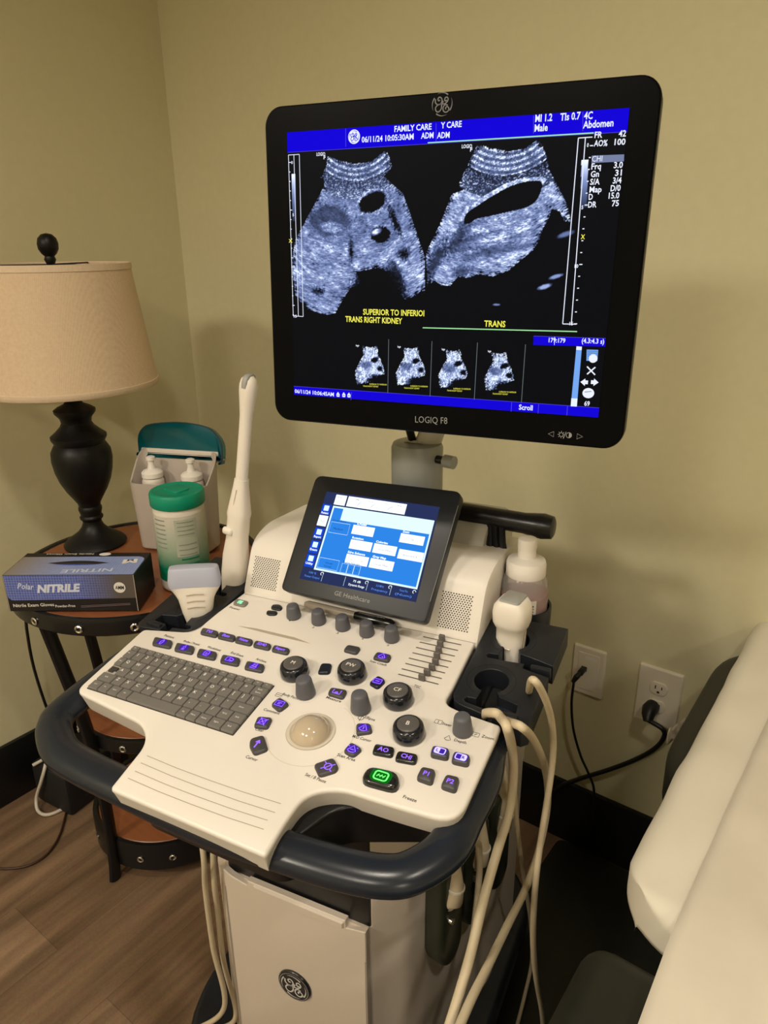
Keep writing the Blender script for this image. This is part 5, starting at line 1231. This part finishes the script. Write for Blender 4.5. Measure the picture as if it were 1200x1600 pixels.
T, mb, DM = plate('data_outlet', (920, 1048), .070, .114, 'small ivory data plate with a black plug left of the outlet'); build('cover_plate', mb, T)
mb = MB(); mb.add(slab(rrect(.046, .088, .002, 3), 0, .0075, .001), 'plate_ivory'); mb.add(flat(rrect(.026, .008, .0005, 2, (.006, .034)), .0077), 'cap_white'); mb.add(flat(rrect(.012, .011, .0005, 2, (-.008, .006)), .0078), 'slot_dark'); build('jack_insert', mb, T)
def bp(u, v, dy): return Fr((0, YB-dy, 0), (1, 0, 0), (0, 0, 1), 'W').hit3(u, v)
o0 = OM @ Vector((-.006, -.019, .010))
PL = thing('power_plug', 'thick black plug and cord in the lower socket of the large outlet plate', 'plug', TR(*o0))
mb = MB(); mb.add(tube([(0, 0, 0), (-.001, -.014, -.001), (.000, -.026, -.006), (.003, -.035, -.016)], [.014, .0155, .013, .0085], 18), 'cord_black'); build('plug', mb, PL, angle=60)
mb = MB(); mb.add(tube(smooth_loop([Vector((.002, -.033, -.013))] + [p-o0 for p in [bp(1036, 1140, .045), bp(1036, 1155, .04), bp(1020, 1172, .032), bp(990, 1188, .028), bp(950, 1203, .025), bp(905, 1217, .022), bp(870, 1232, .022), bp(845, 1262, .03)]], 8, False), .0048, 12), 'cord_black'); build('cord', mb, PL, angle=80, wn=False)
o0 = DM @ Vector((-.008, .006, .008))
PL = thing('data_plug', 'thin black cable plugged into the small data plate', 'plug', TR(*o0))
mb = MB(); mb.add(rbox(.011, .022, .010, .0015, (0, -.011, 0)), 'cord_black'); mb.add(tube([(0, -.018, 0), (-.004, -.030, -.006), (-.009, -.034, -.018)], [.005, .006, .004], 12), 'cord_black'); build('plug', mb, PL)
mb = MB(); mb.add(tube(smooth_loop([Vector((-.008, -.033, -.016))] + [p-o0 for p in [bp(896, 1070, .035), bp(893, 1100, .032), bp(896, 1140, .03), bp(907, 1180, .028), bp(918, 1205, .026), bp(927, 1228, .024), bp(928, 1250, .022), bp(928, 1300, .022)]], 8, False), .0028, 10), 'cord_black'); build('cord', mb, PL, angle=80, wn=False)
# ------------------------------------------------------------------ exam table
EX = thing('exam_table', 'dark vinyl exam table along the right side, head end at the wall', 'exam table', TR(.15, .5, 0))
eo = Vector((.15, .5, 0))
def ebox(name, x0, x1, y0, y1, z0, z1, r, mt, seg=4):
    mb = MB(); mb.add(rbox(x1-x0, y1-y0, z1-z0, r, ((x0+x1)/2-eo.x, (y0+y1)/2-eo.y, (z0+z1)/2), seg), mt); return build(name, mb, EX, angle=50)
ebox('table_base', -.10, .45, -.55, 1.20, 0.0, .50, .01, 'vinyl_black', 2)
ebox('seat_cushion', -.165, .50, -.60, .575, .50, .640, .03, 'vinyl_black')
def eslab(name, x0, x1, y0, y1, z0, z1, rc, r, mt):
    mb = MB(); mb.add(slab(roundpoly([(x0-eo.x, y0-eo.y), (x1-eo.x, y0-eo.y), (x1-eo.x, y1-eo.y), (x0-eo.x, y1-eo.y)], rc, 10), z0, z1, r, r, n=5), mt); return build(name, mb, EX, angle=50)
eslab('back_cushion', -.146, .50, .606, 1.290, .624, .672, .085, .018, 'vinyl_black')
eslab('head_frame', -.192, .48, .84, 1.298, .545, .632, .12, .02, 'vinyl_black')
ebox('back_frame', -.09, .45, .66, 1.24, .50, .624, .01, 'black_matte', 2)
mb = MB(); mb.add(slab(roundpoly([(-.47, .25), (.45, .25), (.45, 1.295), (-.47, 1.295)], .02), 0, .008, .003), 'vinyl_black')  # thin dark slab added over the planks to darken this part of the floor
MT = build('floor_dark_slab', mb, None, I()); tag(MT, 'thin dark slab on the floor between the machine and the exam table', 'mat')
# fitted sheet over the back cushion, with soft wrinkles
def cloth(x0, x1, y0, y1, ztop, drop, r, nx, ny, amp, seed, cornr=.05, skip_back=False):
    g = np.random.default_rng(seed); vs = []; fs = []
    # parameter across: from left drop, over the edge, across the top
    us = [-drop-r*1.57+ i*(drop+r*1.57)/14 for i in range(14)] + [ (x1-x0)*i/nx for i in range(nx+1)]
    ws = [-drop-r*1.57+ i*(drop+r*1.57)/14 for i in range(14)] + [ (y1-y0)*i/ny for i in range(ny+1)]
    def prof(t):
        if t >= 0: return t+r, 0.0
        a = -t/r
        if a < PI/2: return r-r*math.sin(a), -(r-r*math.cos(a))
        return 0.0, -r-(-t-r*PI/2)
    ph = g.random(12)*6.28
    for t in us:
        for s_ in ws:
            ox, dz1 = prof(t); oy, dz2 = prof(s_)
            x = x0+ox; y_ = y0+oy; z = ztop+min(dz1, dz2)-.25*min(abs(dz1), abs(dz2))
            wv = amp*(math.sin(x*38+y_*17+ph[0])*.5+math.sin(x*21-y_*43+ph[1])*.5+math.sin(x*73+y_*61+ph[2])*.25+.6*max(0, math.sin((x-y_)*30+ph[3]))**6)
            nx_, ny_, nz_ = (0, 0, 1)
            if t < -r: x -= wv*.8
            elif s_ < -r: y_ -= wv*.8
            else: z += wv
            vs.append(Vector((x, y_, z)))
    m__ = len(ws)
    for i in range(len(us)-1):
        for j in range(m__-1): fs.append([i*m__+j, i*m__+j+1, (i+1)*m__+j+1, (i+1)*m__+j][::-1])
    return vs, fs
mb = MB(); vs, fs = cloth(-.158, .50, .592, 1.30, .6795, .022, .030, 50, 56, .0016, 4)
# pull the near left corner round
for v in vs:
    dx, dy = v.x+.158, v.y-.592
    if dx < .09 and dy < .09:
        k_ = math.hypot(.09-dx, .09-dy)
        if k_ > .09: f_ = .09/k_; v.x = -.158+.09-(.09-dx)*f_; v.y = .592+.09-(.09-dy)*f_
mb.add((vs, fs), 'sheet_cotton')
SHT = build('bed_sheet', mb, None, TR(0, 0, 0), angle=80, wn=False)
SHT.modifiers.new('thick', 'SOLIDIFY').thickness = .0012
tag(SHT, 'cream fitted sheet on the raised head section of the exam table', 'sheet')
# paper cover lying over sheet and seat
mb = MB(); vs = []; fs = []; n1_, n2_ = 46, 90
pe0 = fz(1170, 1190, .684); pe1 = fz(1045, 1467, .684); pe2 = fz(994, 1600, .684)
print('paper edge', pe0, pe1, pe2)
for j in range(n2_+1):
    y_ = 1.295-(1.295+.60)*j/n2_
    if y_ > pe1.y: xe = pe1.x+(pe0.x-pe1.x)*(y_-pe1.y)/(pe0.y-pe1.y)
    else: xe = pe1.x+(pe2.x-pe1.x)*(y_-pe1.y)/(pe2.y-pe1.y)
    xe = max(-.12, min(xe, .05))
    for i in range(n1_+1):
        x = xe+(.50-xe)*i/n1_; z = .6848
        t_ = min(1, max(0, (.60-y_)/.16)); z -= .012*t_*t_*(3-2*t_)
        z += .0022*(math.sin(x*31+y_*12)*math.sin(y_*23-x*9+1)+.4*math.sin(x*70+y_*55))*(.4+.6*min(1, i/6))+.0015*max(0, math.sin(x*24-y_*37))**5
        vs.append(Vector((x, y_, z)))
for j in range(n2_):
    for i in range(n1_): a = j*(n1_+1)+i; fs.append([a, a+n1_+1, a+n1_+2, a+1])
mb.add((vs, fs), 'paper_cover'); PA = build('exam_paper', mb, None, I(), angle=80, wn=False); PA.modifiers.new('thick', 'SOLIDIFY').thickness = .0006
tag(PA, 'strip of wrinkled exam paper over the sheet and seat of the exam table', 'paper')
# creased paper strip tucked by the far edge
pts = [bp(1043, 1152, .21), bp(1062, 1140, .205), bp(1082, 1122, .20), bp(1106, 1101, .18)]
mb = MB(); vs = []; fs = []
for i, p in enumerate(smooth_loop(pts, 8, False)):
    for j in range(5): vs.append(p-pts[0]+Vector((0, 0, -.016+.008*j))+Vector((0, -.004*math.sin(i*1.3+j), 0)))
n_ = len(vs)//5
for i in range(n_-1):
    for j in range(4): fs.append([i*5+j, i*5+j+5, i*5+j+6, i*5+j+1])
mb.add((vs, fs), 'tape_white'); SP_ = build('paper_scrap', mb, None, TR(*pts[0]), wn=False); SP_.modifiers.new('thick', 'SOLIDIFY').thickness = .001
tag(SP_, 'crumpled striped paper scrap sticking out beside the head end under the sheet', 'paper')
